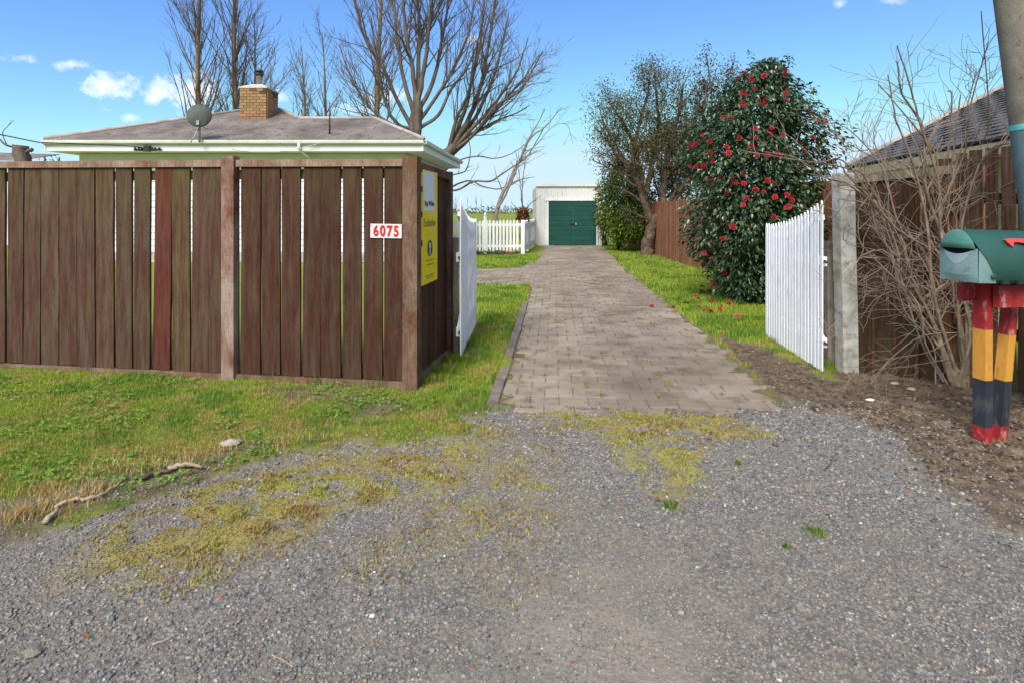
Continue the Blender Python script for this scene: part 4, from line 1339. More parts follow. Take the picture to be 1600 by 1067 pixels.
for pts_, r0, dY in [([(646, 205), (620, 155), (600, 110), (570, 60), (548, -20), (535, -90)], .10, -1.5), ([(648, 180), (632, 130), (622, 70), (615, 0), (610, -110)], .11, 1.5),
                     ([(650, 165), (645, 110), (634, 50), (630, -20), (628, -120)], .12, -1.0), ([(651, 165), (654, 110), (655, 40), (650, -40), (645, -130)], .12, .8),
                     ([(652, 165), (662, 110), (670, 50), (676, -20), (680, -120)], .12, -1.2), ([(654, 175), (676, 130), (690, 70), (700, 0), (706, -90)], .11, 1.0),
                     ([(655, 190), (690, 140), (715, 95), (735, 40), (745, -40)], .09, -1.5), ([(657, 200), (685, 180), (705, 140), (728, 110), (745, 70), (760, 10)], .09, 2),
                     ([(644, 208), (605, 190), (575, 165), (548, 120), (530, 70)], .09, 1.2), ([(645, 202), (622, 195), (602, 160), (590, 100), (580, 30)], .10, -2.0),
                     ([(640, 215), (610, 205), (580, 195), (560, 172), (545, 150)], .06, -1.0)]:
    t.limb(pts_, Y, r0, r0 * .25, ELM, dY, 4, True, .2)
t.finish('elm_tree', 'large bare elm with fan of upright limbs behind the roof hip', 'tree', (P(652, 372, Y).x, Y, 0), M['bark_warm'], M['bark_twig'])
t = Tree(22)
Y = 26.0
LEAN = dict(ELM, dens=[3.6, 3.2, 2.4], maxlen=[3.0, 1.5, .7])
t.limb([(672, 372), (680, 300), (695, 250), (708, 228)], Y, .34, .22, LEAN, 0, 4, False)
for pts_, r0, dY in [([(700, 240), (720, 190), (735, 140), (748, 80), (755, 20), (758, -40)], .12, 1.0), ([(708, 228), (735, 180), (752, 130), (765, 60), (775, -10), (780, -60)], .13, -1.0),
                     ([(712, 225), (742, 185), (768, 130), (785, 70), (795, 20)], .11, 1.5), ([(712, 230), (748, 190), (782, 150), (808, 110), (825, 60)], .10, -1.5),
                     ([(710, 232), (750, 200), (790, 155), (820, 120), (843, 85)], .11, 1.0), ([(705, 240), (745, 205), (775, 165), (810, 145), (838, 100), (848, 80)], .08, -2),
                     ([(705, 245), (745, 208), (775, 190), (805, 178), (828, 165)], .08, 1.5), ([(700, 240), (712, 190), (730, 150), (742, 100), (748, 60)], .10, -2.0)]:
    t.limb(pts_, Y, r0, r0 * .22, LEAN, dY, 4, True, .2)
DROOP = dict(LEAN, dens=[1.5, 1.8, 1.5], tropism=.03, angle=40, maxlen=[1.4, .8, .5])
for pts_, r0, dY in [([(688, 290), (712, 298), (740, 284), (765, 284), (782, 274), (800, 262), (822, 248), (838, 222), (850, 200)], .055, -2.5), ([(690, 302), (715, 288), (735, 283), (755, 292), (778, 296), (795, 288), (808, 270)], .05, -3),
                     ([(690, 278), (715, 272), (728, 266), (735, 240), (730, 205)], .04, -2), ([(692, 270), (720, 250), (748, 245), (775, 248), (800, 240), (826, 222)], .04, -2.5), ([(690, 320), (712, 332), (722, 345)], .03, -3)]:
    t.limb(pts_, Y, r0, r0 * .3, DROOP, dY, 4, True, .2)
t.finish('leaning_elm_tree', 'bare tree leaning over the eave with limbs sweeping towards the garage', 'tree', (P(672, 372, Y).x, Y, 0), M['bark_warm'], M['bark_twig'])
t = Tree(23)
Y = 22.0
WHIP = dict(dens=[2.5, 2.2, 2], ratio=[.4, .4, .4], maxlen=[1.3, .8, .4], angle=35, tropism=-.03, wander=.10, minr=.006, levels=2, step=.25, thick=.03)
t.limb([(772, 392), (774, 345), (780, 318), (795, 285), (812, 250), (830, 215), (850, 200), (878, 168)], Y, .10, .014, WHIP, .6, 4, True, .35)
t.limb([(778, 325), (790, 305), (806, 268), (822, 225), (845, 185), (852, 170)], Y, .05, .012, WHIP, -.6, 4, True, .3)
t.limb([(815, 245), (840, 225), (862, 200), (885, 195), (895, 225)], Y, .025, .008, WHIP, .5, 4, True, .2)
t.finish('whippy_tree', 'thin pale leaning tree with drooping whips behind the picket fence', 'tree', (P(772, 392, Y).x, Y, 0), M['bark_pale'], M['bark_pale'])

# leaf shapes: a folded blade along +Y
def leaf_base(w=.42, fold=.12, droop=.15):
    v = np.array([(0, 0, 0), (-w / 2, .45, fold), (0, .5, 0), (w / 2, .45, fold), (0, 1, -droop)], float)
    f = np.array([(0, 2, 1), (0, 3, 2), (1, 2, 4), (2, 3, 4)])
    return v, f
LV, LF = leaf_base()
def leaf_cloud(pos, size, cols, outward=None, seed=1, spread=.7):
    r = np.random.default_rng(seed)
    n = len(pos)
    if outward is None:
        yaw, pitch, roll = r.uniform(0, 6.283, n), r.normal(-.2, .6, n), r.normal(0, .6, n)
    else:
        yaw = np.arctan2(-outward[:, 0], outward[:, 1]) + r.normal(0, spread, n)
        pitch, roll = r.normal(-.35, .45, n), r.normal(0, .5, n)
    return rotmats(yaw, pitch, roll) * size[:, None, None], yaw, pitch, roll

def tip_leaves(t, n, size, spread, cols, seed):
    r = np.random.default_rng(seed)
    idx = r.integers(0, len(t.tips), n)
    pos = np.array([t.tips[i][0] for i in idx]) + r.normal(0, spread, (n, 3))
    sz = r.uniform(.6, 1.2, n) * size
    c = np.array(cols)[r.integers(0, len(cols), n)] * r.uniform(.6, 1.25, (n, 1))
    mats, *_ = leaf_cloud(pos, sz, c, None, seed)
    return scatter(LV, LF, mats, pos, c)
def add_leaves(name, arrs, parent, mat):
    v, f, c = arrs
    o_ = off(parent)
    me = np_mesh(name, v - np.array(o_), f, mat, c)
    return tag(link(name, me, parent), kind='stuff')

# half-bare tree beside the drive
t = Tree(31)
Y = 18.4
OLD = dict(dens=[7.5, 6.0, 4.0], ratio=[.45, .42, .4], rk=.8, maxlen=[1.6, .9, .5], angle=38, tropism=.05, wander=.16, minr=.008, levels=2, step=.22, thick=.05)
t.limb([(1010, 405), (1012, 388), (1015, 368), (1021, 350), (1028, 336)], Y, .22, .15, OLD, 0, 4, False)
t.limb([(1046, 405), (1036, 385), (1034, 362), (1036, 340)], Y, .22, .17, OLD, .2, 4, False)
for pts_, r0, dY in [([(1020, 352), (1008, 320), (998, 288), (982, 262), (962, 240), (945, 210)], .15, -.5), ([(1004, 310), (1000, 260), (985, 215), (965, 180), (950, 160)], .09, .6),
                     ([(1030, 340), (1046, 318), (1062, 300), (1080, 275), (1095, 240)], .14, .6), ([(1036, 330), (1036, 290), (1042, 250), (1052, 210), (1062, 170), (1068, 130)], .13, -.4),
                     ([(1010, 300), (1020, 250), (1030, 200), (1026, 160), (1022, 105)], .10, .3), ([(996, 285), (990, 240), (1000, 190), (1012, 150), (1015, 120)], .08, -.6),
                     ([(1044, 250), (1070, 215), (1090, 180), (1105, 150)], .07, .4), ([(1048, 318), (1075, 318), (1100, 312)], .05, -.3), ([(1026, 345), (1005, 340), (985, 330), (968, 320)], .04, -.3), ([(985, 262), (960, 225), (942, 190), (936, 165)], .05, .3),
                     ([(1060, 300), (1085, 265), (1100, 225), (1110, 190)], .07, -.5), ([(1036, 300), (1055, 265), (1080, 240), (1098, 215)], .06, .6)]:
    t.limb(pts_, Y, r0, r0 * .2, OLD, dY, 4, True, .2)
oldt = t.finish('gnarled_tree', 'gnarled half bare tree with twisted trunk beside the drive', 'tree', (P(1016, 402, Y).x, Y, 0), M['bark_dark'], M['bark_twig'])
add_leaves('leaves', tip_leaves(t, 27000, .085, .17, [lin('5c6432'), lin('6c6a3a'), lin('4c562a'), lin('766a3e'), lin('5a4c32')], 5), oldt, M['leaf'])

def blob_shrub(name, label, base, blobs, n, size, cols, mat, seed, bark, cat='shrub', stems=6, hollow=.45, leafname='leaves'):
    """leafy shrub: leaves through the outer part of several uneven ellipsoids, on real stems"""
    r = np.random.default_rng(seed)
    rt = root(name, label, cat, base)
    tt = Tree(seed)
    prm = dict(dens=[2.5, 2], ratio=[.4, .4], maxlen=[.6, .4], angle=40, tropism=.04, wander=.12, minr=.006, levels=1, step=.2, thick=.02)
    P_, O_ = [], []
    tot = sum(b_[3] * b_[4] * b_[5] for b_ in blobs) ** 1.0
    for k, (x, y, z, a, b_, c) in enumerate(blobs):
        m = int(n * a * b_ * c / tot)
        d = r.normal(size=(m, 3))
        d /= np.linalg.norm(d, axis=1)[:, None]
        lump = 1 + .28 * (vnoise(d[:, 0] * 3 + k * 7, d[:, 2] * 3 + d[:, 1] * 2.3, seed + k) - .5) * 2
        rad = (hollow + (1 - hollow) * r.random(m) ** .55) * lump
        P_.append(np.array([x, y, z]) + d * rad[:, None] * np.array([a, b_, c]))
        O_.append(d)
        q = [Vector(base) + Vector((r.normal(0, .05), r.normal(0, .05), 0)), Vector(((base[0] + x) / 2, (base[1] + y) / 2, (base[2] + z) / 2 + .1)), Vector((x, y, z)), Vector((x, y, z + c * .7))]
        pts = cat_rom(q, 3)
        tt.tube(pts, .05, .01, True)
        tt.spawn(pts, .03, .01, 0, prm, .3)
    tt.big.build('trunk', bark, rt, True)
    if tt.small.v: tt.small.build('twigs', bark, rt, True)
    pos, out = np.concatenate(P_), np.concatenate(O_)
    kz = pos[:, 2] > .03
    pos, out = pos[kz], out[kz]
    sz = r.uniform(.65, 1.2, len(pos)) * size
    c = np.array(cols)[r.integers(0, len(cols), len(pos))] * r.uniform(.65, 1.25, (len(pos), 1))
    mats, *_ = leaf_cloud(pos, sz, c, out, seed)
    add_leaves(leafname, scatter(LV, LF, mats, pos, c), rt, mat)
    return rt
Y = 20.6
b3 = lambda px, py, Yy, rx, ry: (*P(px, py, Yy), rx * Yy / F, rx * Yy / F * .8, ry * Yy / F)
blob_shrub('evergreen_shrub', 'bright green leafy shrub against the gnarled tree beside the garage', (P(968, 392, 20.6).x, 20.6, 0), [b3(965, 300, 20.2, 26, 26), b3(958, 340, 20.0, 26, 28), b3(985, 345, 19.8, 28, 36), b3(980, 285, 20.8, 28, 32), b3(952, 268, 20.6, 14, 16), b3(996, 318, 20.2, 24, 30), b3(945, 300, 20.4, 16, 22), b3(975, 372, 19.9, 20, 14)], 10500, .12,
           [lin('5c7a22'), lin('748c2a'), lin('47641c'), lin('3c5a1c'), lin('8a9a30')], M['leaf'], 41, M['bark_dark'])
blob_shrub('dark_creeper', 'dark green creeper hanging over the garage door corner', (P(945, 388, 23.3).x, 23.2, 0), [b3(942, 335, 22.9, 16, 20), b3(948, 355, 22.8, 14, 22), b3(940, 318, 23.0, 12, 12)], 1500, .11, [lin('3a4c2e'), lin('2c3c22'), lin('4a5c38')], M['leaf'], 42, M['bark_dark'])
blob_shrub('olive_shrub', 'olive dense shrub behind the gnarled tree against the board fence', (P(1068, 395, 19.8).x - .3, 20.2, 0), [b3(1050, 250, 20.8, 40, 60), b3(1020, 270, 21, 36, 70), b3(1080, 280, 20.4, 34, 60), b3(1070, 215, 20.8, 30, 34), b3(1030, 330, 21, 40, 46), b3(1040, 375, 20.4, 30, 26)], 9500, .12,
           [lin('4f5a28'), lin('5f6430'), lin('3f4c22'), lin('6d6a38')], M['leaf'], 43, M['bark_dark'])
t = Tree(44)
PL = dict(dens=[5, 4], ratio=[.4, .4], maxlen=[.9, .4], angle=35, tropism=.05, wander=.12, minr=.010, levels=1, step=.2, thick=.03)
for pts_ in ([(1105, 330), (1110, 230), (1112, 150), (1104, 85)], [(1108, 300), (1120, 200), (1135, 130), (1148, 95)], [(1100, 320), (1096, 220), (1105, 140)]):
    t.limb(pts_, 14.6, .05, .012, PL, .3, 4, True, .45)
pt = t.finish('plum_tree', 'slender tree with dark purple leaves rising past the camellia top', 'tree', (P(1105, 420, 14.6).x, 14.6, 0), M['bark_dark'], M['bark_twig'])
add_leaves('leaves', tip_leaves(t, 1500, .085, .09, [lin('4a3340'), lin('5a3d42'), lin('3c2c36')], 9), pt, M['leaf'])

# ------------------------------------------------------------------ camellia
YC = 8.8
prof = [(92, 1200, 4), (104, 1200, 20), (120, 1194, 38), (150, 1188, 66), (200, 1186, 92), (250, 1184, 103), (300, 1182, 102), (350, 1172, 90), (400, 1164, 68), (440, 1166, 46), (472, 1182, 30), (486, 1187, 18)]
pyv, pcx, phw = (np.array(q, float) for q in zip(*prof))
def cam_prof(z):
    py = HY - (z - H) * F / YC
    return (np.interp(py, pyv, pcx) - CX) / F * YC, np.interp(py, pyv, phw) / F * YC
z_lo, z_hi = P(0, 478, YC).z, P(0, 94, YC).z
camel = root('camellia_bush', 'tall dark green camellia bush covered in red blooms', 'bush', (P(1182, 478, YC).x, YC, 0))
t = Tree(51)
CB = dict(dens=[2.5, 2.5], ratio=[.4, .4], maxlen=[.7, .4], angle=42, tropism=.03, wander=.1, minr=.007, levels=1, step=.2, thick=.02)
for (a, b_) in ((1188, 0), (1170, .3), (1200, -.2), (1210, .2), (1160, -.2)):
    t.limb([(1186 + random.uniform(-6, 6), 478), (1180, 440), (a, 340), (a + (a - 1185) * .8, 220), (1190 + (a - 1185) * .6, 130)], YC + b_ * .3, .055, .012, CB, b_, 4, True, .25)
t.big.build('trunk', M['bark_dark'], camel, True)
t.small.build('twigs', M['bark_dark'], camel, True)
r = np.random.default_rng(52)
N = 40000
zc_ = z_lo + (z_hi - z_lo) * r.random(N)
cx_, hw_ = cam_prof(zc_)
keep = r.random(N) < np.clip(hw_ / 1.07, .12, 1)
zc_, cx_, hw_ = zc_[keep], cx_[keep], hw_[keep]
N = len(zc_)
th = r.uniform(0, 2 * np.pi, N)
lump = .96 + .42 * (vnoise(np.cos(th) * 3.2 + 11, zc_ * 3.0 + np.sin(th) * 3.2, 7) - .5) * 2 + .28 * (vnoise(np.cos(th) * 8 + 3, zc_ * 8 + np.sin(th) * 8, 8) - .5) * 2
rad = (.22 + .78 * r.random(N) ** .5) * lump
pos = np.stack([cx_ + np.cos(th) * hw_ * rad, YC + np.sin(th) * np.minimum(hw_, .8) * .95 * rad, zc_ + r.normal(0, .03, N)], -1)
pos[:, 2] = np.maximum(pos[:, 2], .05)
outd = np.stack([np.cos(th), np.sin(th), np.zeros(N)], -1)
gcol = np.array([lin('2f4528'), lin('3a5430'), lin('283e25'), lin('4a6040'), lin('62724c')])
cols_ = gcol[r.integers(0, 5, N)] * r.uniform(.75, 1.3, (N, 1))
szs = r.uniform(.7, 1.15, N) * .092
CLV, CLF = leaf_base(.46, .08, .22)
mats, yaw_, pit_, rol_ = leaf_cloud(pos, szs, cols_, outd, 53, .6)
# loose shoots break the outline
for q_ in range(46):
    zz0 = r.uniform(z_lo + .5, z_hi - .05)
    c1, h1 = (float(q) for q in cam_prof(np.array(zz0)))
    ta = r.uniform(0, 2 * np.pi)
    st = np.array([c1 + np.cos(ta) * h1 * .92, YC + np.sin(ta) * min(h1, .8) * .88, zz0])
    dv = np.array([np.cos(ta) * .6, np.sin(ta) * .6, r.uniform(.3, 1.1)])
    dv /= np.linalg.norm(dv)
    Ls = r.uniform(.15, .34)
    ms = 11
    pp_ = st + dv * np.linspace(.1, Ls, ms)[:, None] + r.normal(0, .02, (ms, 3))
    pos = np.vstack([pos, pp_]); outd = np.vstack([outd, np.repeat([[np.cos(ta), np.sin(ta), 0]], ms, 0)]); rad = np.r_[rad, np.ones(ms)]
    cols_ = np.vstack([cols_, gcol[r.integers(0, 5, ms)] * r.uniform(.8, 1.3, (ms, 1))]); szs = np.r_[szs, r.uniform(.06, .09, ms)]
N = len(pos)
mats, yaw_, pit_, rol_ = leaf_cloud(pos, szs, cols_, outd, 53, .6)
# the 300 leaves that show largest are pieces of their own
vis = np.argsort(pos[:, 1] - rad * .2 * (outd[:, 1] < 0))
own = vis[:3600][r.permutation(3600)[:300]]
ownset = np.zeros(N, bool)
ownset[own] = True
add_leaves('foliage', scatter(CLV, CLF, mats[~ownset], pos[~ownset], cols_[~ownset]), camel, M['camellia'])
lme = bpy.data.meshes.new('leaf')
lme.from_pydata(CLV.tolist(), [], CLF.tolist())
lme.materials.append(M['camellia_obj'])
for i in own:
    Mx = Matrix(mats[i].tolist()).to_4x4()
    Mx.translation = Vector(pos[i])
    o = place('leaf', lme, camel, Mx)
    o.color = (*cols_[i], 1)
def bloom_mesh(seed, open_=1.0):
    r = random.Random(seed)
    mb = MB()
    for ring, (n, rad_, up, ln) in enumerate(((7, .35, .05, .62), (6, .2, .22, .5), (5, .08, .36, .36), (3, .02, .44, .22))):
        for k in range(n):
            a = 2 * math.pi * (k + r.uniform(-.2, .2)) / n + ring * .4
            c, s_ = math.cos(a), math.sin(a)
            w = ln * .52
            def q(u_, v_, h): return (c * u_ - s_ * v_, s_ * u_ + c * v_, h)
            tip = rad_ + ln * r.uniform(.85, 1.1) * open_
            hz = up + r.uniform(-.05, .08)
            mb.add([q(rad_ * .3, 0, up - .12), q(rad_ + ln * .45, -w, hz + .06), q(rad_ + ln * .5, 0, hz - .02), q(rad_ + ln * .45, w, hz + .06), q(tip, -w * .45, hz + .02), q(tip, w * .45, hz + .04)],
                   [(0, 1, 2), (0, 2, 3), (1, 4, 2), (4, 5, 2), (5, 3, 2)])
    me = bpy.data.meshes.new('bloom')
    me.from_pydata(mb.v, [], mb.f)
    me.materials.append(M['petal'])
    return me
blooms = [bloom_mesh(k, random.uniform(.7, 1.0)) for k in range(4)]
fz1 = [(555, 135), (505, 178), (610, 183), (715, 155), (890, 105), (885, 150), (640, 262), (545, 303), (905, 245), (893, 298), (895, 362), (725, 352), (697, 385), (538, 392), (322, 410), (372, 505), (430, 500), (640, 590), (778, 588), (762, 640), (508, 675), (645, 672), (612, 748), (875, 645), (200, 650), (97, 740), (145, 722), (258, 705), (400, 745), (420, 800), (265, 800), (283, 875), (210, 905), (100, 912), (147, 912), (655, 822), (745, 818), (828, 805), (1050, 770), (1120, 665), (1085, 458), (1165, 525), (1228, 528), (1255, 850), (80, 1025), (350, 1000), (250, 1015), (547, 978), (450, 1010), (475, 1040), (545, 1050), (745, 1030), (800, 1055), (1068, 1055)]
fz2 = [(760, 568), (790, 630), (838, 622), (857, 642), (665, 662), (675, 637), (622, 748), (842, 670), (588, 930), (545, 975), (583, 795), (510, 855), (713, 602), (745, 610), (570, 553), (545, 580), (598, 612), (785, 710), (503, 510)]
fl = [(1060 + a / 5.336, 90 + b_ / 5.336) for a, b_ in fz1] + [(900 + a / 2.54, 60 + b_ / 2.54) for a, b_ in fz2]
for (px, py) in fl:
    z_ = P(px, py, YC - .7).z
    c_, h_ = (float(q) for q in cam_prof(np.array(z_)))
    x_ = (px - CX) / F * (YC - .6)
    e = max(-.97, min(.97, (x_ - c_) / max(h_, .05)))
    yy = YC - min(h_, .8) * math.sqrt(1 - e * e) * 1.06 - .03
    p = P(px, py, yy)
    dirv = Vector((e * .9 + random.gauss(0, .3), -1, random.gauss(.25, .3))).normalized()
    s_ = random.uniform(.036, .060)
    Mx = Matrix.Translation(p) @ dirv.to_track_quat('Z', 'Y').to_matrix().to_4x4() @ Matrix.Rotation(random.uniform(0, 6), 4, 'Z') @ Matrix.Diagonal((s_, s_, s_, 1))
    o = place('flower', blooms[random.randrange(4)], camel, Mx)
    k = random.uniform(.45, 1.0)
    o.color = (.46 * k, .014 * k, .028 * k, 1)

# ------------------------------------------------------------------ bare bush in front of the dark fence
t = Tree(61)
BU = dict(dens=[5.4, 4.4, 2.8], ratio=[.6, .6, .45], rk=.8, maxlen=[.75, .40, .2], angle=42, tropism=.030, wander=.19, minr=.0022, levels=2, step=.06, thick=.011)
BL_ = dict(BU, dens=[7, 5, 3], tropism=.0)
Y = 4.72
for pts_, r0, dY in [([(1488, 602), (1468, 530), (1435, 440), (1395, 370), (1335, 292), (1290, 266), (1240, 250), (1182, 240)], .020, -.1), ([(1496, 603), (1478, 500), (1448, 410), (1400, 340), (1362, 300), (1330, 268), (1310, 245)], .022, .1),
                     ([(1506, 604), (1496, 480), (1470, 380), (1446, 300), (1440, 210), (1415, 150), (1400, 95)], .022, -.3), ([(1514, 606), (1506, 500), (1500, 400), (1484, 300), (1497, 200), (1500, 140)], .020, .15),
                     ([(1484, 596), (1445, 490), (1405, 420), (1372, 392), (1348, 400), (1330, 440)], .013, -.25), ([(1520, 604), (1522, 450), (1530, 350), (1552, 250), (1590, 190)], .020, -.1),
                     ([(1500, 603), (1468, 470), (1456, 350), (1422, 262), (1398, 190), (1392, 120)], .018, -.4), ([(1512, 606), (1498, 440), (1470, 330), (1500, 250), (1512, 180), (1545, 60)], .016, -.3),
                     ([(1518, 600), (1512, 470), (1490, 350), (1462, 290), (1435, 230), (1420, 190)], .017, .1), ([(1480, 600), (1455, 540), (1428, 480), (1380, 430), (1350, 380), (1340, 330)], .011, -.3),
                     ([(1500, 520), (1440, 525), (1398, 556), (1360, 585), (1322, 592)], .008, -.3), ([(1490, 560), (1452, 560), (1410, 570), (1375, 578)], .006, -.4),
                     ([(1470, 470), (1420, 455), (1380, 470), (1345, 490)], .006, -.2), ([(1500, 330), (1540, 300), (1580, 270), (1612, 262)], .007, -.35), ([(1495, 300), (1530, 240), (1560, 222), (1600, 212)], .007, -.2),
                     ([(1340, 290), (1300, 300), (1280, 325), (1262, 338)], .006, -.1), ([(1400, 340), (1380, 270), (1350, 220), (1320, 200), (1285, 196)], .008, -.3), ([(1446, 300), (1400, 270), (1370, 220), (1378, 170), (1420, 120)], .008, -.2),
                     ([(1440, 250), (1460, 200), (1500, 170), (1530, 120), (1548, 80)], .008, -.25), ([(1420, 262), (1370, 235), (1330, 225), (1290, 180), (1285, 160)], .007, .05), ([(1525, 420), (1560, 380), (1600, 352), (1640, 345)], .006, -.15), ([(1460, 420), (1410, 400), (1370, 340), (1345, 300), (1350, 270)], .007, -.3)]:
    low = min(b_ for _, b_ in pts_) > 330
    for rpt in range(2 if random.random() < .8 else 1):
        jit = 5 if rpt == 0 else 20
        q_ = [(a + random.gauss(0, jit), b_ + random.gauss(0, jit)) if 0 < i_ else (a + rpt * random.gauss(0, 14), b_) for i_, (a, b_) in enumerate(pts_)]
        t.limb(q_, Y, r0 * (.95 if rpt == 0 else .7), r0 * .26, BL_ if low else BU, dY + rpt * random.uniform(-.3, .2), 4, True, .18)
t.finish('bare_bush', 'tangled bare bush with pale arching stems behind the letter box', 'bush', (P(1500, 604, Y).x, Y, 0), M['bark_bush'], M['bark_bush_twig'])

# far left stump and shrub, plant behind the picket fence
t = Tree(71)
Y = 12.0
STP = dict(cap=True, dens=[2, 3], ratio=[.5, .4], maxlen=[.5, .3], angle=45, tropism=.03, wander=.2, minr=.006, levels=1, step=.12, thick=.03)
t.limb([(34, 440), (35, 330), (36, 260), (33, 228)], Y, .17, .14, STP, 0, 4, False)
t.limb([(36, 248), (42, 238), (50, 234)], Y, .05, .04, STP, -.1, 3, False)
t.limb([(33, 236), (28, 230), (20, 227)], Y, .04, .02, STP, .1, 3, False)
t.limb([(24, 230), (8, 226), (-6, 212), (-14, 195)], Y, .03, .006, STP, .3, 4, True)
t.limb([(10, 226), (4, 208), (14, 196), (22, 188)], Y, .012, .004, STP, .1, 4, True)
t.finish('pollard_stump', 'sawn off tree stump poking above the fence at the far left', 'tree', (P(34, 440, Y).x, Y, 0), M['bark_warm'], M['bark_twig'])
blob_shrub('garden_shrub', 'small leafy shrub tip showing above the fence beside the house corner', (P(82, 430, 13).x, 13, 0), [b3(70, 252, 13, 9, 10), b3(92, 254, 13, 9, 10), b3(80, 290, 13, 18, 32)], 260, .09, [lin('46503a'), lin('38432f')], M['leaf'], 72, M['bark_twig'])
t = Tree(73)
DE = dict(dens=[3, 3], ratio=[.4, .4], maxlen=[.6, .3], angle=40, tropism=.05, wander=.12, minr=.007, levels=1, step=.12, thick=.03)
Y = 20.6
for pts_ in ([(818, 390), (818, 350), (816, 320), (812, 280), (806, 235)], [(818, 340), (816, 300), (820, 255), (824, 215)], [(818, 345), (826, 322), (838, 312), (846, 306)], [(816, 345), (806, 325), (798, 316)]):
    t.limb(pts_, Y, .03, .008, DE, .2, 4, True, .3)
bp = t.finish('brown_leaved_plant', 'plant with clumps of dead brown leaves behind the picket fence corner', 'plant', (P(818, 392, Y).x, Y, 0), M['bark_pale'], M['bark_twig'])
r = np.random.default_rng(74)
n = 420
ang_, hh = r.uniform(0, 6.283, n), r.uniform(0, 1, n)
pos = np.stack([P(817, 0, Y).x + np.cos(ang_) * .24 * (1 - hh * .4) * r.random(n) ** .5, Y + np.sin(ang_) * .22, P(0, 346, Y).z + hh * .48], -1)
c = np.array([lin('7a4a2c'), lin('5e3a26'), lin('94603a')])[r.integers(0, 3, n)] * r.uniform(.7, 1.2, (n, 1))
mats, *_ = leaf_cloud(pos, r.uniform(.10, .17, n), c, None, 75)
add_leaves('dead_leaves', scatter(LV, LF, mats, pos, c), bp, M['leaf'])

# far trees on the horizon
FP = dict(POP, dens=[1.6, 1.2], levels=1, minr=.05, maxlen=[4, 1.5], thick=.2)
for k, (px, ht) in enumerate(((712, 8), (719, 5), (731, 7), (744, 9), (752, 6), (769, 5), (781, 7.5), (790, 4.5), (842, 7), (868, 6))):
    tt = Tree(200 + k)
    Yf = 260 + random.uniform(-25, 25)
    b_ = Vector(((px - CX) / F * Yf, Yf, 0))
    pts = cat_rom([b_ + Vector((random.gauss(0, .1), 0, ht * f_)) for f_ in (0, .35, .7, 1)], 3)
    tt.tube(pts, .10, .04, True)
    tt.spawn(pts, .1, .05, 0, FP, .15)
    tt.finish('far_poplar', 'tiny bare poplar on the far horizon beyond the field', 'tree', (b_.x, Yf, 0), M['bark_twig'], M['bark_twig'], 'bare poplars on the far horizon')
r = np.random.default_rng(91)
n = 5000
xx = r.uniform(-260, 260, n)
hgt = 1.2 + 3.2 * fbm(xx, xx * 0, .045, 12, 4) ** 2 * 2
pos = np.stack([xx, 290 + r.uniform(-8, 8, n), r.random(n) * hgt], -1)
c = np.array([lin('3f4c30'), lin('4f5a3a'), lin('38462f')])[r.integers(0, 3, n)]
mats, *_ = leaf_cloud(pos, r.uniform(1.0, 2.0, n), c, None, 92)
v_, f_, c_ = scatter(LV, LF, mats, pos, c)
tag(link('far_hedgerow', np_mesh('far_hedgerow', v_, f_, M['leaf'], c_)), 'low dark hedgerow along the far horizon', 'hedgerow', kind='stuff')

# ------------------------------------------------------------------ letter box on painted posts
ax_a, ax_b = Vector((.985, .17, 0)).normalized(), Vector((.17, -.985, 0)).normalized()
mo = Vector((2.731, 3.477, 1.02))
def mbp(s_, w_, z_):
    return mo + ax_a * s_ + ax_b * w_ + Vector((0, 0, z_ - .03 * s_))
mbx = root('letter_box', 'green plastic letter box with red flag on red orange and black posts', 'letter box', (2.94, 3.56, 0))
half = [(.112, 0), (.126, .03), (.131, .09), (.128, .15), (.119, .205), (.100, .25), (.072, .288), (.038, .312)]
loaf = [(-a, b_) for a, b_ in half[::-1]]
loaf = [(-a, b_) for a, b_ in half] + [(0, .32)] + half[::-1]       # left bottom -> over the top -> right bottom
def rake(z_):
    return .125 * max(0, 1 - z_ / .212) ** .75 if z_ < .212 else -.012
vs, fs = [], []
n = len(loaf)
rings = [(lambda w_, z_: mbp(rake(z_), w_, z_)), (lambda w_, z_: mbp(max(.15, rake(z_) + .02), w_, z_)), (lambda w_, z_: mbp(.35, w_, z_)), (lambda w_, z_: mbp(.52, w_, z_)), (lambda w_, z_: mbp(.53, w_ * .92, z_ * .96 + .004))]
for g_ in rings:
    vs += [g_(w_, z_) for w_, z_ in loaf]
for i in range(len(rings) - 1):
    fs += [(i * n + k, i * n + (k + 1) % n, (i + 1) * n + (k + 1) % n, (i + 1) * n + k) for k in range(n)]
fs.append(tuple((len(rings) - 1) * n + k for k in range(n)))
mb = MB(); mb.add(vs, fs); body = mb.build('body', M['mb_green'], mbx, True)
# hood above the slot
hw = [(w_ * .99, z_) for w_, z_ in loaf if z_ > .2]
lip = [(.119 * .99 - .238 * .99 * k / 12, .212 + .012 * math.sin(math.pi * k / 12)) for k in range(1, 12)]
mb = MB()
outer = [mbp(-.014, w_, z_) for w_, z_ in hw]
inner = [mbp(-.034, w_ * .72, .222 + (z_ - .222) * .62) for w_, z_ in hw]
m_ = len(outer)
mb.add(outer + inner, [(k, k + 1, m_ + k + 1, m_ + k) for k in range(m_ - 1)] + [tuple(range(m_, 2 * m_)), (0, m_, 2 * m_ - 1, m_ - 1)])
mb.build('hood', M['mb_hood'], mbx, True)
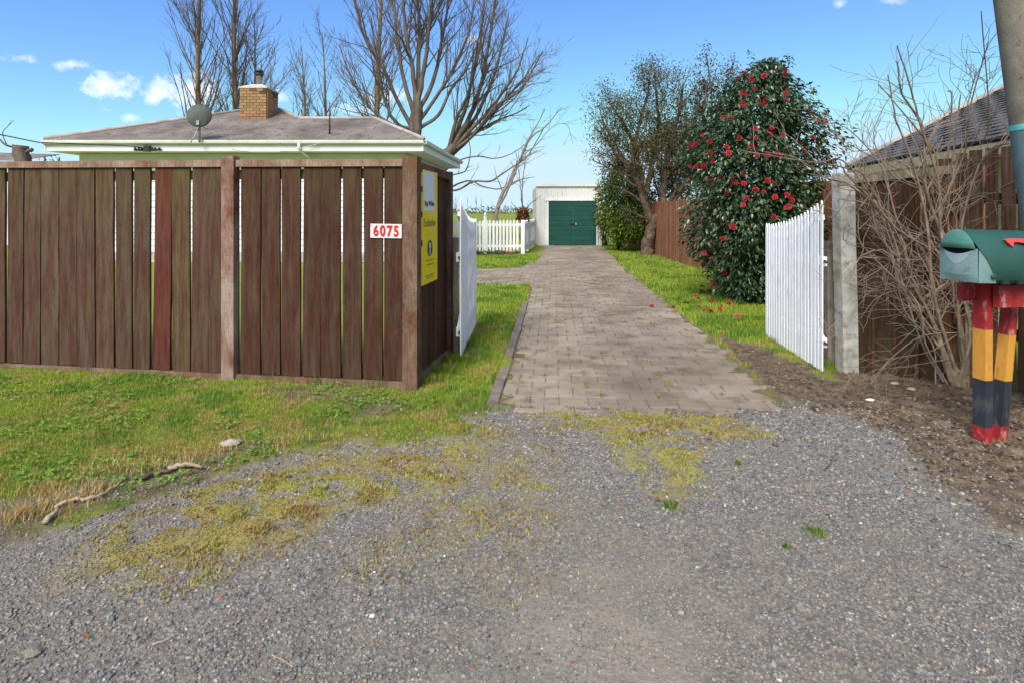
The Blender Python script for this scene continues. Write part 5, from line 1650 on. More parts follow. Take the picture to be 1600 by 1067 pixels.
# pale front panel with scooped top, its sides raked back to the body
sidep = [(0.004, .004), (.128, .004), (.122, .03), (.105, .07), (.078, .115), (.045, .16), (.008, .20)]
top_c = [(.117 - .234 * k / 12, .205 - .052 * math.sin(math.pi * k / 12)) for k in range(13)]
face = [(-.122, .004), (.122, .004), (.126, .05), (.127, .12), (.122, .175)] + top_c + [(-.122, .175), (-.127, .12), (-.126, .05)]
mb = MB()
def pan(w_, z_, o_=0.0):
    return mbp(-.004 - .016 * (1 - (w_ / .127) ** 2) * min(1, z_ / .05) - o_, w_, z_)
def sheet(mb, w0, w1, zlo, zhi, o_=0.0, nw=24, nz=8):
    b_ = len(mb.v)
    vs, fs = [], []
    for i in range(nw + 1):
        w_ = w0 + (w1 - w0) * i / nw
        a_, c_ = zlo(w_), zhi(w_)
        vs += [pan(w_, a_ + (c_ - a_) * j / nz, o_) for j in range(nz + 1)]
    for i in range(nw):
        fs += [(i * (nz + 1) + j, (i + 1) * (nz + 1) + j, (i + 1) * (nz + 1) + j + 1, i * (nz + 1) + j + 1) for j in range(nz)]
    mb.add(vs, fs)
scoop = lambda w_: .206 - .036 * max(0, math.cos(math.pi / 2 * min(1, abs(w_) / .117)))
sheet(mb, -.124, .124, lambda w_: .004, scoop)
for sg in (1, -1):
    mb.add([mbp(max(s_ - .006, -.004), sg * (.124 + .004 * (1 if .03 < z_ < .15 else 0)), z_) for s_, z_ in sidep], [tuple(range(len(sidep)))])
mb.add([mbp(-.004, -.122, .004), mbp(-.004, .122, .004), mbp(.124, .124, .002), mbp(.124, -.124, .002)], [(0, 1, 2, 3)])
mb.build('front_panel', M['mb_pale'], mbx)
mb = MB(); sheet(mb, -.094, .094, lambda w_: min(.197 - .090 * math.cos(math.pi / 2 * abs(w_) / .096), scoop(w_) - .001), lambda w_: scoop(w_) - .0005, .0015); mb.build('bleached_scoop', M['mb_crescent'], mbx, True)
mb = MB(); mb.add([mbp(.022, w_, z_) for w_, z_ in [(-.118, .10), (.118, .10), (.118, .215), (-.118, .215)]], [(0, 1, 2, 3)]); mb.build('slot', M['mb_black'], mbx)
mb = MB()
fl_ = [(.20, .262), (.225, .27), (.30, .273), (.36, .272), (.40, .262), (.415, .242), (.405, .225), (.385, .222), (.36, .232), (.33, .246), (.28, .252), (.25, .248), (.243, .228), (.228, .228), (.212, .246)]
mb.prism([mbp(s_, .098 + (.262 - z_) * .45, z_) for s_, z_ in fl_], ax_b * .016); mb.build('flag', M['mb_flag'], mbx)
mb = MB()
lc = mbp(.095, .13, .045)
mb.lathe([(.016, 0), (.017, .006), (.012, .009), (.004, .010)], lc, 14, ax_b.to_track_quat('Z', 'Y').to_matrix()); mb.build('lock', M['mb_green'], mbx, True)
for s_ in (.19, .30, .41):
    mb = MB(); mb.lathe([(.026, -.006), (.028, .004), (.018, .02), (.004, .027)], mbp(s_, .117, .0), 10); mb.build('lug', M['mb_black'], mbx, True)
def lean_post(c0, c1, bands, w_, t_):
    par = None
    for k, (z0, z1, mat, nm) in enumerate(bands):
        mb = MB()
        q = lambda z_: [c0.lerp(c1, z_) + ax_b * sb_ * w_ / 2 + ax_a * sa_ * t_ / 2 for sa_, sb_ in ((-1, -1), (-1, 1), (1, 1), (1, -1))]
        mb.hexa(q(z0), q(z1))
        o = mb.build(nm, mat, par or mbx)
        par = par or o
lean_post(Vector((2.94, 3.555, -.02)), Vector((2.945, 3.56, 1.03)), [(.70, 1, M['p_red'], 'post'), (.403, .70, M['p_orange'], 'orange_band'), (.125, .403, M['p_black'], 'black_band'), (0, .125, M['p_red'], 'red_foot')], .082, .055)
lean_post(Vector((3.085, 3.615, -.02)), Vector((3.205, 3.66, .9)), [(.74, 1, M['p_red'], 'post'), (.43, .74, M['p_orange'], 'orange_band'), (.125, .43, M['p_black'], 'black_band'), (0, .125, M['p_red'], 'red_foot')], .07, .055)
mb = MB(); mb.bar(mbp(.235, .03, -.085), mbp(.80, .03, -.075), .04, .135); mb.build('beam', M['p_red'], mbx)
mb = MB(); mb.bar(mbp(.10, -.085, -.075), mbp(.80, -.085, -.065), .04, .11); mb.build('beam', M['p_red'], mbx)

# ------------------------------------------------------------------ concrete power pole
pp = root('power_pole', 'leaning speckled concrete power pole with teal band beside the letter box', 'pole', (3.93, 3.95, 0))
def polept(z_):
    return Vector((3.945 - .143 * z_, 3.95, z_))
def pole_part(z0, z1, extra, mat, nm):
    mb = MB()
    zs = np.linspace(z0, z1, 5)
    mb.tube([polept(z_) for z_ in zs], [.175 - .011 * z_ + extra for z_ in zs], 20, False)
    return mb.build(nm, mat, pp, True)
pole_part(-.3, 8.5, 0, M['pole'], 'shaft')
pole_part(.75, 2.03, .003, M['teal'], 'painted_band')
pole_part(2.03, 2.07, .006, M['tape'], 'tape')

# ------------------------------------------------------------------ house number and sale sign
def text_mesh(s_, size, bold=0.0, ext=.001):
    cu = bpy.data.curves.new('lettering', 'FONT')
    cu.body = s_
    cu.size = size
    cu.align_x, cu.align_y = 'CENTER', 'CENTER'
    cu.offset = bold
    cu.extrude = ext
    o = bpy.data.objects.new('tmp', cu)
    COL.objects.link(o)
    dg = bpy.context.evaluated_depsgraph_get()
    me = bpy.data.meshes.new_from_object(o.evaluated_get(dg))
    bpy.data.objects.remove(o)
    return me
def put_text(s_, parent, mat, c, xdir, ydir, size, sx=1.0, bold=0.0, nm='lettering'):
    me = text_mesh(s_, size, bold)
    me.materials.clear()
    me.materials.append(mat)
    zd = xdir.cross(ydir)
    Mx = Matrix(((xdir.x * sx, ydir.x, zd.x, c.x), (xdir.y * sx, ydir.y, zd.y, c.y), (xdir.z * sx, ydir.z, zd.z, c.z), (0, 0, 0, 1)))
    return place(nm, me, parent, Mx)
UPV = Vector((0, 0, 1))
nc_ = onfence(604.5) + FN * .018
plate = root('number_plate', 'white house number plate reading 6075 in red on the fence', 'number plate', (nc_.x, nc_.y, 1.285))
w_ = (onfence(629) - onfence(580)).length
mb = MB(); mb.box((nc_.x, nc_.y, 1.286), (w_, .006, .115), Matrix.Rotation(fang - .015, 3, 'Z') @ Matrix.Rotation(.012, 3, 'Y')); mb.build('plate', M['plate'], plate)
for k, ch_ in enumerate('6075'):
    c = nc_ + FU * (w_ * (-.315 + .215 * k)) + FN * .0075 + Vector((0, 0, 1.285 - .0015 * k))
    put_text(ch_, plate, M['red_digit'], c, FU, UPV, .118, .78, .0042 if ch_ != '6' else .0026, 'digit')
for sx_ in (-.46, .46):
    mb = MB(); c = nc_ + FU * (w_ * sx_) + FN * .004
    mb.lathe([(.004, 0), (.003, .002)], (c.x, c.y, 1.33), 8, FN.to_track_quat('Z', 'Y').to_matrix()); mb.build('screw', M['dark_metal'], plate)

SO = B0 + RN * .028
s0_, s1_ = onfence(657.8, SO, RU), onfence(682.6, SO, RU)
sw = (s1_ - s0_).length
sign = root('sale_sign', 'tall yellow real estate sign with white logo panel on the fence return', 'sign', (s0_.x, s0_.y, .825))
def sgn(u_, z_, o_=0.0):
    return s0_ + RU * (sw * u_) + RN * o_ + Vector((0, 0, z_))
mb = MB(); mb.hexa([sgn(0, .823, .005), sgn(1, .828, .005), sgn(1, .828, 0), sgn(0, .823, 0)], [sgn(0, 1.80, .005), sgn(1, 1.795, .005), sgn(1, 1.795, 0), sgn(0, 1.80, 0)]); mb.build('panel', M['sign_yellow'], sign)
mb = MB(); mb.hexa([sgn(.14, 1.455, .0065), sgn(.80, 1.455, .0065), sgn(.80, 1.455, .0055), sgn(.14, 1.455, .0055)], [sgn(.11, 1.785, .0065), sgn(.79, 1.785, .0065), sgn(.79, 1.785, .0055), sgn(.11, 1.785, .0055)]); mb.build('logo_panel', M['sign_white'], sign)
put_text('Ray White', sign, M['ink'], sgn(.47, 1.512, .0078), RU, UPV, .062, 1.0, .0012)
put_text('Exclusive', sign, M['ink_soft'], sgn(.48, 1.345, .0068), RU, UPV, .098, .95, .0008)
dc = sgn(.50, 1.125, .0058)
mt = RN.to_track_quat('Z', 'Y').to_matrix()
mb = MB(); mb.lathe([(.072, 0), (.072, .001)], dc, 28, mt); port = mb.build('portrait_disc', M['photo_dark'], sign)
mb = MB(); mb.lathe([(.030, 0), (.030, .001)], dc + RN * .0012 + Vector((0, 0, .022)), 18, mt @ Matrix.Diagonal((1, 1.25, 1)).to_3x3() if False else mt); mb.build('print_tone', M['photo_light'], port)
mb = MB(); mb.prism([dc + RN * .0012 + RU * a + Vector((0, 0, b_)) for a, b_ in ((-.016, -.012), (.016, -.012), (.008, -.066), (-.008, -.066))], RN * .001); mb.build('print_tone', M['photo_light'], port)
for zc, wd in ((1.022, .24), (.985, .2), (.893, .28), (.872, .2)):
    u_ = .5 - wd
    k = 0
    while u_ < .5 + wd:
        l_ = random.uniform(.04, .1)
        mb = MB(); mb.hexa([sgn(u_, zc - .006, .0062), sgn(u_ + l_, zc - .006, .0062), sgn(u_ + l_, zc - .006, .0053), sgn(u_, zc - .006, .0053)], [sgn(u_, zc + .006, .0062), sgn(u_ + l_, zc + .006, .0062), sgn(u_ + l_, zc + .006, .0053), sgn(u_, zc + .006, .0053)])
        mb.build('small_print', M['ink_soft'], sign)
        u_ += l_ + .02

# ------------------------------------------------------------------ gravel stones
def sample(x0, x1, y0, y1, dens, refY=3.0, p=2.0):
    """random ground points, thinned with distance"""
    n = int((x1 - x0) * (y1 - y0) * dens)
    x, y = rng.uniform(x0, x1, n), rng.uniform(y0, y1, n)
    k = rng.random(n) < np.clip((refY / np.maximum(y, .3)) ** p, 0, 1)
    vis_ = np.abs(x) < y * 1.02 + .9
    k &= vis_
    return x[k], y[k]
x, y = sample(-4.2, 4.2, 1.35, 4.35, 9000, 2.3, 1.5)
zn = zones(x, y)
cl = fbm(x, y, 6, 77, 3)
pr = zn['gravel'] * (.62 + .38 * sstep(.36, .58, fbm(x, y, 1.7, 93, 4))) * (1 - .70 * zn['worn'] * sstep(.66, .48, cl)) * (1 - .72 * zn['moss']) + .26 * zn['soil'] * sstep(.9, 0, sdf(GRAVEL, x, y)) + .05 * zn['soil'] + .5 * zn['drive'] * sstep(.002, .010, lap(x, y)) + .3 * zn['bare'] * zn['grass'] * (x < -1) * (y < 4)
k = rng.random(len(x)) < pr
x, y = x[k], y[k]
zn = {q: v_[k] for q, v_ in zn.items()}
n = len(x)
SV = np.array([(-.5, -.42, -.28), (.42, -.5, -.3), (.5, .4, -.25), (-.4, .5, -.3), (-.34, -.3, .3), (.3, -.36, .26), (.36, .3, .32), (-.3, .34, .24)])
SF = np.array([(0, 3, 2), (0, 2, 1), (4, 5, 6), (4, 6, 7), (0, 1, 5), (0, 5, 4), (1, 2, 6), (1, 6, 5), (2, 3, 7), (2, 7, 6), (3, 0, 4), (3, 4, 7)])
size = (.0055 + .0085 * rng.random(n) ** 2.4) * np.clip(y / 2.6, .95, 1.5)
big_ = rng.random(n) < .012
size[big_] *= 1.7
mats = rotmats(rng.uniform(0, 6.28, n), rng.normal(0, .35, n), rng.normal(0, .35, n)) * size[:, None, None]
mats = mats @ np.array([np.diag(q) for q in np.stack([rng.uniform(.8, 1.5, n), rng.uniform(.75, 1.1, n), rng.uniform(.45, .9, n)], -1)])
pos = np.stack([x, y, zground(x, y) + size * rng.uniform(-.05, .3, n)], -1)
pal = np.array([lin('7a7979'), lin('8a8887'), lin('676667'), lin('9a968f'), lin('a8a196'), lin('575553'), lin('94826f'), lin('d0ccc4'), lin('9a5f48')])
ci = rng.choice(9, n, p=[.27, .23, .155, .135, .08, .06, .055, .007, .008])
cols_ = pal[ci] * rng.uniform(.66, 1.2, (n, 1))
dust = np.clip(fbm(x, y, 1.3, 91, 4) * 1.5 - .50, 0, .6)[:, None] * rng.uniform(.5, 1, (n, 1))
cols_ = cols_ * (1 - dust) + np.array(lin('93897c')) * dust
v_, f_, c_ = scatter(SV, SF, mats, pos, cols_)
tag(link('gravel', np_mesh('gravel', v_, f_, M['stone'], c_)), 'loose blue grey crushed gravel of the drive apron', 'gravel', kind='stuff')
N_STONES = n

# ------------------------------------------------------------------ grass, moss, joint weeds
GV = np.array([(-.5, 0, 0), (.5, 0, 0), (-.36, .10, .55), (.36, .10, .55), (0, .42, 1.0)])
GF = np.array([(0, 1, 3), (0, 3, 2), (2, 3, 4)])
def blades(x, y, z, h, w, col, lean):
    n = len(x)
    yaw = rng.uniform(0, 6.283, n)
    mats = rotmats(yaw, np.zeros(n), np.zeros(n)) @ np.array([np.diag(q) for q in np.stack([w, h * lean, h], -1)])
    return scatter(GV, GF, mats, np.stack([x, y, z], -1), col)
def grass_patch(name, label, rects, dens, hmin, hmax, refY, wbase=.0042):
    X, Yy = [], []
    for r_ in rects:
        a, b_ = sample(*r_, dens, refY, 2.0)
        X.append(a); Yy.append(b_)
    x, y = np.concatenate(X), np.concatenate(Yy)
    zn = zones(x, y)
    edge = np.clip(sdf(GRAVEL, x, y) / .6, 0, 1)
    pr = zn['grass'] * (1 - .85 * zn['bare']) * (1 - .45 * sstep(.58, .70, fbm(x, y, 2.2, 37, 3)) * (y < 5.5))
    kd = np.full(len(x), 9.0)
    for a_, b_ in zip(kpts[:-1], kpts[1:]):
        e_ = np.array([b_.x - a_.x, b_.y - a_.y])
        q_ = np.clip(((x - a_.x) * e_[0] + (y - a_.y) * e_[1]) / (e_ @ e_), 0, 1)
        kd = np.minimum(kd, np.hypot(x - a_.x - q_ * e_[0], y - a_.y - q_ * e_[1]))
    pr = pr * (kd > .055)
    # foot of the fences stays bare of mown grass only where the rail lies
    k = rng.random(len(x)) < pr
    x, y, edge = x[k], y[k], edge[k]
    n = len(x)
    dist = np.clip(y / refY, 1, 6)
    pat = fbm(x, y, 1.6, 31, 4)
    pat2 = fbm(x, y, 5.5, 33, 3)
    g1, g2, g3, g4 = (np.array(lin(q)) for q in ('78902a', '9cae3c', 'ac9c54', '5a8628'))
    c = g1[None] * (1 - pat[:, None]) + g2[None] * pat[:, None]
    dry = np.clip(sstep(.46, .63, pat2) * .85 * sstep(.35, .6, fbm(x, y, 1.1, 39, 3) + .12) + .5 * (1 - edge) * sstep(.38, .6, pat2), 0, 1) * (y < 7)
    c = c * (1 - dry[:, None]) + g3[None] * dry[:, None]
    lush = sstep(.53, .62, fbm(x, y, 3.1, 35, 4))
    c = c * (1 - .75 * lush[:, None]) + g4[None] * .75 * lush[:, None]
    c = c * rng.uniform(.7, 1.35, (n, 1))
    br = rng.random(n) < .08
    c[br] = np.array(lin('b89c68')) * rng.uniform(.6, 1.1, (br.sum(), 1))
    h = rng.uniform(hmin, hmax, n) * (.7 + .7 * pat) * (1 + .5 * lush) * (.55 + .45 * edge) * np.clip(dist, 1, 1.6)
    v_, f_, c_ = blades(x, y, zground(x, y) - .003, h, wbase * dist * rng.uniform(.7, 1.3, n), c, rng.uniform(.2, 1.3, n))
    return tag(link(name, np_mesh(name, v_, f_, M['grass'], c_)), label, 'grass', kind='stuff')
grass_patch('grass_verge', 'rough mown grass verge in front of the brown fence', [(-6.0, -.75, 2.3, 5.25)], 16000, .010, .026, 4.2)
grass_patch('grass_strip', 'green grass along the drive kerb beside the open gate', [(-.75, .5, 2.7, 12.2)], 15000, .018, .042, 5.0, .005)
grass_patch('grass_lawn', 'green lawn strip between drive and board fence', [(1.5, 4.62, 5.0, 23.5), (-2.6, .9, 14.2, 18.6)], 11000, .022, .045, 5.5, .005)
# lush tufts at fence feet and the gate
tx, ty = [], []
for (px, py, sp, m_) in [(665, 600, .08, 260), (690, 585, .10, 320), (712, 570, .08, 300), (590, 606, .05, 130), (500, 602, .05, 120), (430, 597, .05, 110), (20, 572, .10, 200), (110, 574, .05, 90), (725, 545, .07, 260), (1225, 540, .10, 120), (1297, 520, .06, 160)]:
    g_ = G(px, py)
    tx.append(rng.normal(g_.x, sp, m_)); ty.append(rng.normal(g_.y, sp * .6, m_))
x, y = np.concatenate(tx), np.concatenate(ty)
c = np.array([lin('5c7a20'), lin('6f8c2a'), lin('4c681c'), lin('94863c')])[rng.integers(0, 4, len(x))] * rng.uniform(.7, 1.2, (len(x), 1))
v_, f_, c_ = blades(x, y, zground(x, y), rng.uniform(.04, .11, len(x)), rng.uniform(.004, .007, len(x)), c, rng.uniform(.3, 1.4, len(x)))
tag(link('grass_tufts', np_mesh('grass_tufts', v_, f_, M['grass'], c_)), 'longer grass tufts at the foot of the fences', 'grass', kind='stuff')
tx, ty = [], []
for (px, py, sp, m_) in [(30, 815, .06, 200), (75, 800, .07, 240), (115, 790, .06, 220), (150, 770, .05, 150), (200, 740, .05, 130), (240, 740, .05, 160), (300, 722, .05, 120), (345, 712, .04, 110), (60, 770, .08, 160), (130, 745, .06, 120), (430, 700, .05, 110), (500, 690, .05, 100), (-40, 830, .08, 200), (290, 735, .04, 120)]:
    g_ = G(px, py)
    tx.append(rng.normal(g_.x, sp, m_)); ty.append(rng.normal(g_.y, sp * .6, m_))
x, y = np.concatenate(tx), np.concatenate(ty)
c = np.array([lin('c0a070'), lin('b08c58'), lin('a89a5a'), lin('c8ac80'), lin('8c8c44')])[rng.integers(0, 5, len(x))] * rng.uniform(.7, 1.2, (len(x), 1))
v_, f_, c_ = blades(x, y, zground(x, y), rng.uniform(.018, .055, len(x)), rng.uniform(.003, .005, len(x)), c, rng.uniform(.8, 2.4, len(x)))
tag(link('dry_grass', np_mesh('dry_grass', v_, f_, M['grass'], c_)), 'straw coloured dead grass along the lip of the verge', 'grass', kind='stuff')
# broad-leaved weeds in the verge
x, y = sample(-5.2, -.4, 2.6, 5.0, 900, 4.2)
zn = zones(x, y)
k = (rng.random(len(x)) < zn['grass']) & (fbm(x, y, 2.6, 61, 3) > .56)
k &= rng.random(len(x)) < .55
x, y = x[k], y[k]
n = len(x)
x = np.repeat(x, 5) + rng.normal(0, .012, n * 5); y = np.repeat(y, 5) + rng.normal(0, .012, n * 5)
n = len(x)
mats = rotmats(rng.uniform(0, 6.28, n), rng.normal(.25, .3, n), rng.normal(0, .3, n)) * rng.uniform(.014, .026, n)[:, None, None]
c = np.array([lin('648a34'), lin('789a42'), lin('86a048')])[rng.integers(0, 3, n)] * rng.uniform(.7, 1.2, (n, 1))
WV, WF = leaf_base(.7, .1, .1)
v_, f_, c_ = scatter(WV, WF, mats, np.stack([x, y, zground(x, y) + .018], -1), c)
tag(link('clover_weeds', np_mesh('clover_weeds', v_, f_, M['grass'], c_)), 'low broad leaved weeds in the grass verge', 'weeds', kind='stuff')
# moss and dry creeping grass on the gravel
x, y = sample(-3.6, 2.4, 1.8, 4.45, 24000, 3.0, 1.5)
zn = zones(x, y)
k = rng.random(len(x)) < zn['moss'] * zn['gravel'] * .9
x, y = x[k], y[k]
n = len(x)
mp_ = fbm(x, y, 4, 81, 3)
mcol = np.array([lin('a4a848'), lin('9aa044'), lin('a89c50'), lin('aa9054'), lin('9c8450')])
c = mcol[np.clip((mp_ * 2.2 - .35 + rng.normal(0, .25, n)) * 4, 0, 4).astype(int)] * rng.uniform(.65, 1.2, (n, 1))
v_, f_, c_ = blades(x, y, zground(x, y) - .001, rng.uniform(.004, .012, n) * (.7 + 1.3 * sstep(.5, .68, fbm(x, y, 7, 83, 3))), rng.uniform(.004, .009, n), c, rng.uniform(.8, 3.0, n))
tag(link('moss', np_mesh('moss', v_, f_, M['grass'], c_)), 'yellow green moss and creeping grass over the gravel', 'moss', kind='stuff')
# weeds in the paver joints
jx, jy = [], []
near_sl = sl[sl[:, 1] < 13]
near_sl = near_sl[fbm(near_sl[:, 0], near_sl[:, 1], 1.5, 97, 3) > .36]
for q in near_sl[rng.permutation(len(near_sl))[:900]]:
    c = Vector((q[0], q[1], 0)) + DV * (PW / 2 if rng.random() < .65 else rng.uniform(-.1, .1)) + DU * (rng.uniform(-.06, .06) if rng.random() < .65 else ROW / 2)
    m_ = int(rng.choice([4, 7, 12, 22, 40], p=[.2, .25, .25, .2, .10]))
    along = rng.normal(0, .012 + .0009 * m_, m_)
    jx.append(c.x + rng.normal(0, .004 + .0004 * m_, m_) + DU.x * along); jy.append(c.y + along)
x, y = np.concatenate(jx), np.concatenate(jy)
n = len(x)
c = np.array([lin('8c8e3a'), lin('9c963e'), lin('a08c4c'), lin('748034')])[rng.integers(0, 4, n)] * rng.uniform(.7, 1.2, (n, 1))
v_, f_, c_ = blades(x, y, pfield(x, y) - .006, rng.uniform(.010, .030, n), rng.uniform(.004, .008, n), c, rng.uniform(.4, 2.6, n))
tag(link('joint_weeds', np_mesh('joint_weeds', v_, f_, M['grass'], c_)), 'small weeds sprouting from the paver joints', 'weeds', kind='stuff')
# leaf and bark litter on the bare soil
x, y = sample(1.4, 5.2, 3.0, 6.4, 1500, 4.0)
zn = zones(x, y)
k = rng.random(len(x)) < zn['soil'] * .95 + .03 * zn['gravel'] * (x > 1.8)
x, y = x[k], y[k]
n = len(x)
mats = rotmats(rng.uniform(0, 6.28, n), rng.normal(0, .35, n), rng.normal(0, .35, n)) * rng.uniform(.010, .038, n)[:, None, None]
c = np.array([lin('6a5440'), lin('8a7458'), lin('4a3a2c'), lin('a08c70'), lin('7a5a42')])[rng.integers(0, 5, n)] * rng.uniform(.6, 1.2, (n, 1))
v_, f_, c_ = scatter(LV, LF, mats, np.stack([x, y, zground(x, y) + .006], -1), c)
tag(link('leaf_litter', np_mesh('leaf_litter', v_, f_, M['leaf'], c_)), 'brown leaf and bark litter on the soil under the bare bush', 'leaf litter', kind='stuff')

# ------------------------------------------------------------------ small single things
def gz1(p):
    return float(zground(np.array([p.x]), np.array([p.y]))[0])
fallen = []
for k in range(3):
    me = bloom_mesh(80 + k, .9)
    me.materials.clear()
    me.materials.append(M['petal_fallen'])
    fallen.append(me)
for i, (px, py) in enumerate([(1018, 480), (1052, 482), (1061, 482), (1098, 454), (1097, 463), (1108, 462), (1110, 470), (1118, 464), (1087, 470), (1091, 474), (1060, 474), (1072, 482), (1091, 488), (1101, 493), (1110, 495), (1127, 486), (1125, 492), (1138, 482), (1152, 503), (1083, 478), (1113, 479), (1145, 462)]):
    p = G(px, py)
    s_ = random.uniform(.042, .066)
    Mx = Matrix.Translation((p.x, p.y, max(gz1(p), -.002) + (.055 if i > 2 else .004))) @ Euler((random.gauss(0, .4), random.gauss(0, .4), random.uniform(0, 6))).to_matrix().to_4x4() @ Matrix.Diagonal((s_, s_, s_ * .9, 1))
    o = place('fallen_flower', fallen[i % 3], None, Mx)
    k = random.uniform(.6, 1.1)
    o.color = (.42 * k, .03 * k, .03 * k, 1) if random.random() < .7 else (.36 * k, .10 * k, .05 * k, 1)
    if i == 0: tag(o, 'single fallen red camellia flower lying out on the pavers', 'flower', 'fallen camellia flowers')
    elif i <= 2: tag(o, 'fallen red camellia flower at the right edge of the pavers', 'flower', 'fallen camellia flowers')
    else: tag(o, 'fallen red camellia flower lying on the grass below the bush', 'flower', 'fallen camellia flowers')
def rock(name, label, px, py, s_, mat, cat, seed, flat=.5, long_=1.4, rot_=0.0):
    r = random.Random(seed)
    mb = MB()
    n_, rings_ = 8, 5
    p = G(px, py)
    vs, fs = [], []
    cr, sr = math.cos(rot_), math.sin(rot_)
    for i in range(rings_):
        ph = math.pi * (i + .35) / (rings_ - .3)
        for k in range(n_):
            a = 2 * math.pi * k / n_
            q = r.uniform(.78, 1.12)
            xx, yy, zz_ = s_ * long_ * math.sin(ph) * math.cos(a) * q, s_ * math.sin(ph) * math.sin(a) * q, s_ * flat * math.cos(ph) * q
            vs.append((p.x + xx * cr - yy * sr, p.y + xx * sr + yy * cr, gz1(p) + s_ * flat * .55 + zz_))
    for i in range(rings_ - 1):
        for k in range(n_):
            fs.append((i * n_ + k, i * n_ + (k + 1) % n_, (i + 1) * n_ + (k + 1) % n_, (i + 1) * n_ + k))
    fs += [tuple(range(n_)), tuple(range((rings_ - 1) * n_, rings_ * n_))[::-1]]
    mb.add(vs, fs)
    return tag(mb.build(name, mat, None, False, (p.x, p.y, 0)), label, cat)
rock('rock', 'pale rock half sunk in the grass verge edge', 361, 703, .045, M['stone_obj'], 'rock', 1, .45, 1.6, .5)
rock('rock', 'flat pale rock at the fence foot at the far left', 10, 577, .05, M['stone_obj'], 'rock', 2, .4, 1.6, .2)
rock('stone', 'grey stone lying on the gravel at the lower left', 50, 1022, .022, M['pole'], 'stone', 3, .6, 1.3)
rock('stone', 'pale stone on the soil under the bare bush', 1397, 600, .03, M['stone_obj'], 'stone', 4, .5, 1.3)
rock('stone', 'white stone on the bare soil in front of the concrete post', 1360, 629, .022, M['white'], 'stone', 5, .4, 1.7)
rock('stone', 'pinkish stone between bare bush and letter box', 1425, 612, .03, M['drywood'], 'stone', 6, .5, 1.3)
def stick(name, label, pts, r0, mat, cat='root'):
    mb = MB()
    q = [G(a, b_) for a, b_ in pts]
    q = [Vector((p.x, p.y, gz1(p) + r0 * .9)) for p in q]
    pp_ = cat_rom(q, 4)
    pp_[:, 2] += rng.uniform(0, r0, len(pp_))
    mb.tube(pp_, np.linspace(r0, r0 * .5, len(pp_)), 6)
    return tag(mb.build(name, mat, None, True, tuple(q[0])), label, cat)
stick('exposed_root', 'curled pale root along the verge edge below the rock', [(262, 745), (290, 738), (316, 738)], .016, M['drywood'])
stick('exposed_root', 'broken pale root piece in the verge edge at the left', [(70, 829), (82, 818), (90, 812)], .014, M['drywood'])
stick('exposed_root', 'thin forked root lying along the bare verge edge', [(85, 805), (110, 796), (150, 790), (172, 776), (190, 764)], .012, M['drywood'])
stick('exposed_root', 'dark root in the verge edge beside the curled pale root', [(222, 758), (245, 748), (268, 748)], .014, M['bark_dark'])
stick('twig', 'small dry twig lying on the gravel before the letter box', [(1286, 738), (1296, 730), (1306, 722)], .005, M['bark_twig'], 'twig')
stick('twig', 'thin straw twig on the gravel at the lower left', [(238, 1005), (252, 1000), (268, 993)], .004, M['drywood'], 'twig')
stick('twig', 'thin dry twig on the gravel below the moss patch', [(425, 1020), (440, 1028), (458, 1042)], .003, M['drywood'], 'twig')
dl = bpy.data.meshes.new('dry_leaf')
dl.from_pydata(LV.tolist(), [], LF.tolist())
dl.materials.append(M['dryleaf'])
for (px, py, s_, lb) in [(861, 703, .045, 'reddish dry leaf on the gravel below the paver edge'), (1022, 786, .045, 'brown dry leaf beside the green weed tuft on the gravel'), (755, 657, .06, 'pale dry leaf on the grass at the kerb end'), (302, 744, .06, 'dry leaf on the verge edge near the curled root'),
                         (1035, 531, .075, 'dry leaf lying on the middle of the pavers'), (638, 915, .03, 'orange brown leaf on the gravel at the lower middle'), (802, 622, .05, 'dark dry leaf near the left corner of the pavers'), (126, 997, .035, 'straw coloured leaf on the gravel at lower left')]:
    p = G(px, py)
    Mx = Matrix.Translation((p.x, p.y, max(gz1(p), -.01) + .018)) @ Euler((random.gauss(0, .2), random.gauss(0, .3), random.uniform(0, 6))).to_matrix().to_4x4() @ Matrix.Diagonal((s_, s_, s_, 1))
    tag(place('dry_leaf', dl, None, Mx), lb, 'leaf')
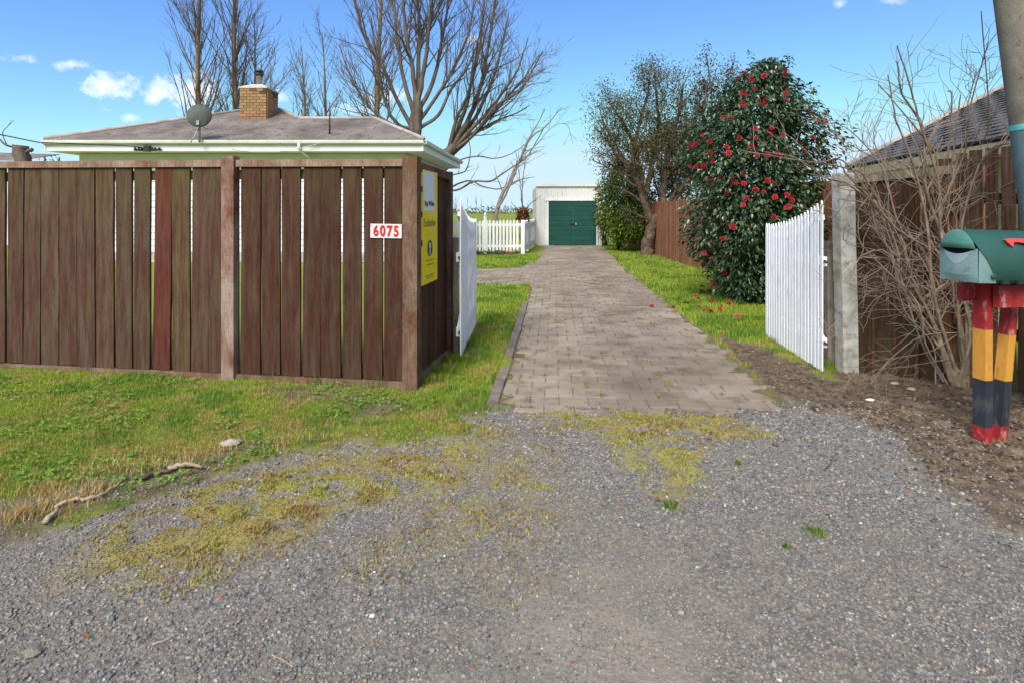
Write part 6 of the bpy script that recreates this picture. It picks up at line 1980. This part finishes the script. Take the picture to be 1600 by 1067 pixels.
for (px, py, sp, m_, lb) in [(1047, 791, .022, 130, 'green weed tuft on the gravel at the foot of the moss trail'), (1275, 832, .020, 120, 'lone green weed tuft on the gravel towards the letter box'), (1153, 726, .010, 50, 'tiny green weed on the gravel right of the moss trail'), (1230, 856, .008, 40, 'tiny yellowish weed beside the lone green tuft')]:
    g_ = G(px, py)
    x, y = rng.normal(g_.x, sp, m_), rng.normal(g_.y, sp, m_)
    c = np.array([lin('5c7a2c'), lin('6f8a36'), lin('7c8c3c')])[rng.integers(0, 3, m_)] * rng.uniform(.7, 1.2, (m_, 1))
    v_, f_, c_ = blades(x - g_.x, y - g_.y, zground(x, y), rng.uniform(.012, .032, m_), rng.uniform(.004, .007, m_), c, rng.uniform(.6, 1.8, m_))
    o = link('weed_tuft', np_mesh('weed_tuft', v_, f_, M['grass'], c_), None, (g_.x, g_.y, 0))
    tag(o, lb, 'weed')
# bed plants along the picket fence
for k, px in enumerate((745, 752, 760, 768, 777, 786, 797, 806)):
    p = Vector(((px - CX) / F * 18.75, 18.75 + random.uniform(-.15, .15), 0))
    m_ = 60
    th_ = rng.uniform(0, 6.28, m_); rr_ = rng.random(m_) ** .5 * .12
    pos = np.stack([np.cos(th_) * rr_, np.sin(th_) * rr_, rng.uniform(.02, .15, m_)], -1)
    cc_ = [lin('4a5e2c'), lin('38502a'), lin('6a7840')] if k != 6 else [lin('c8642c'), lin('d8783a'), lin('5c6a30')]
    c = np.array(cc_)[rng.integers(0, 3, m_)] * rng.uniform(.7, 1.2, (m_, 1))
    mats, *_ = leaf_cloud(pos, rng.uniform(.05, .1, m_), c, None, 300 + k)
    v_, f_, c_ = scatter(LV, LF, mats, pos, c)
    o = link('bedding_plant', np_mesh('bedding_plant', v_, f_, M['leaf'], c_), None, (p.x, p.y, 0))
    tag(o, 'orange flowering plant at the foot of the picket fence' if k == 6 else 'low green plant in the bed along the picket fence', 'plant', 'plants in the picket fence bed')
print('stones', N_STONES, 'tris', sum(len(m.polygons) for m in bpy.data.meshes), 'objects', len(bpy.data.objects))
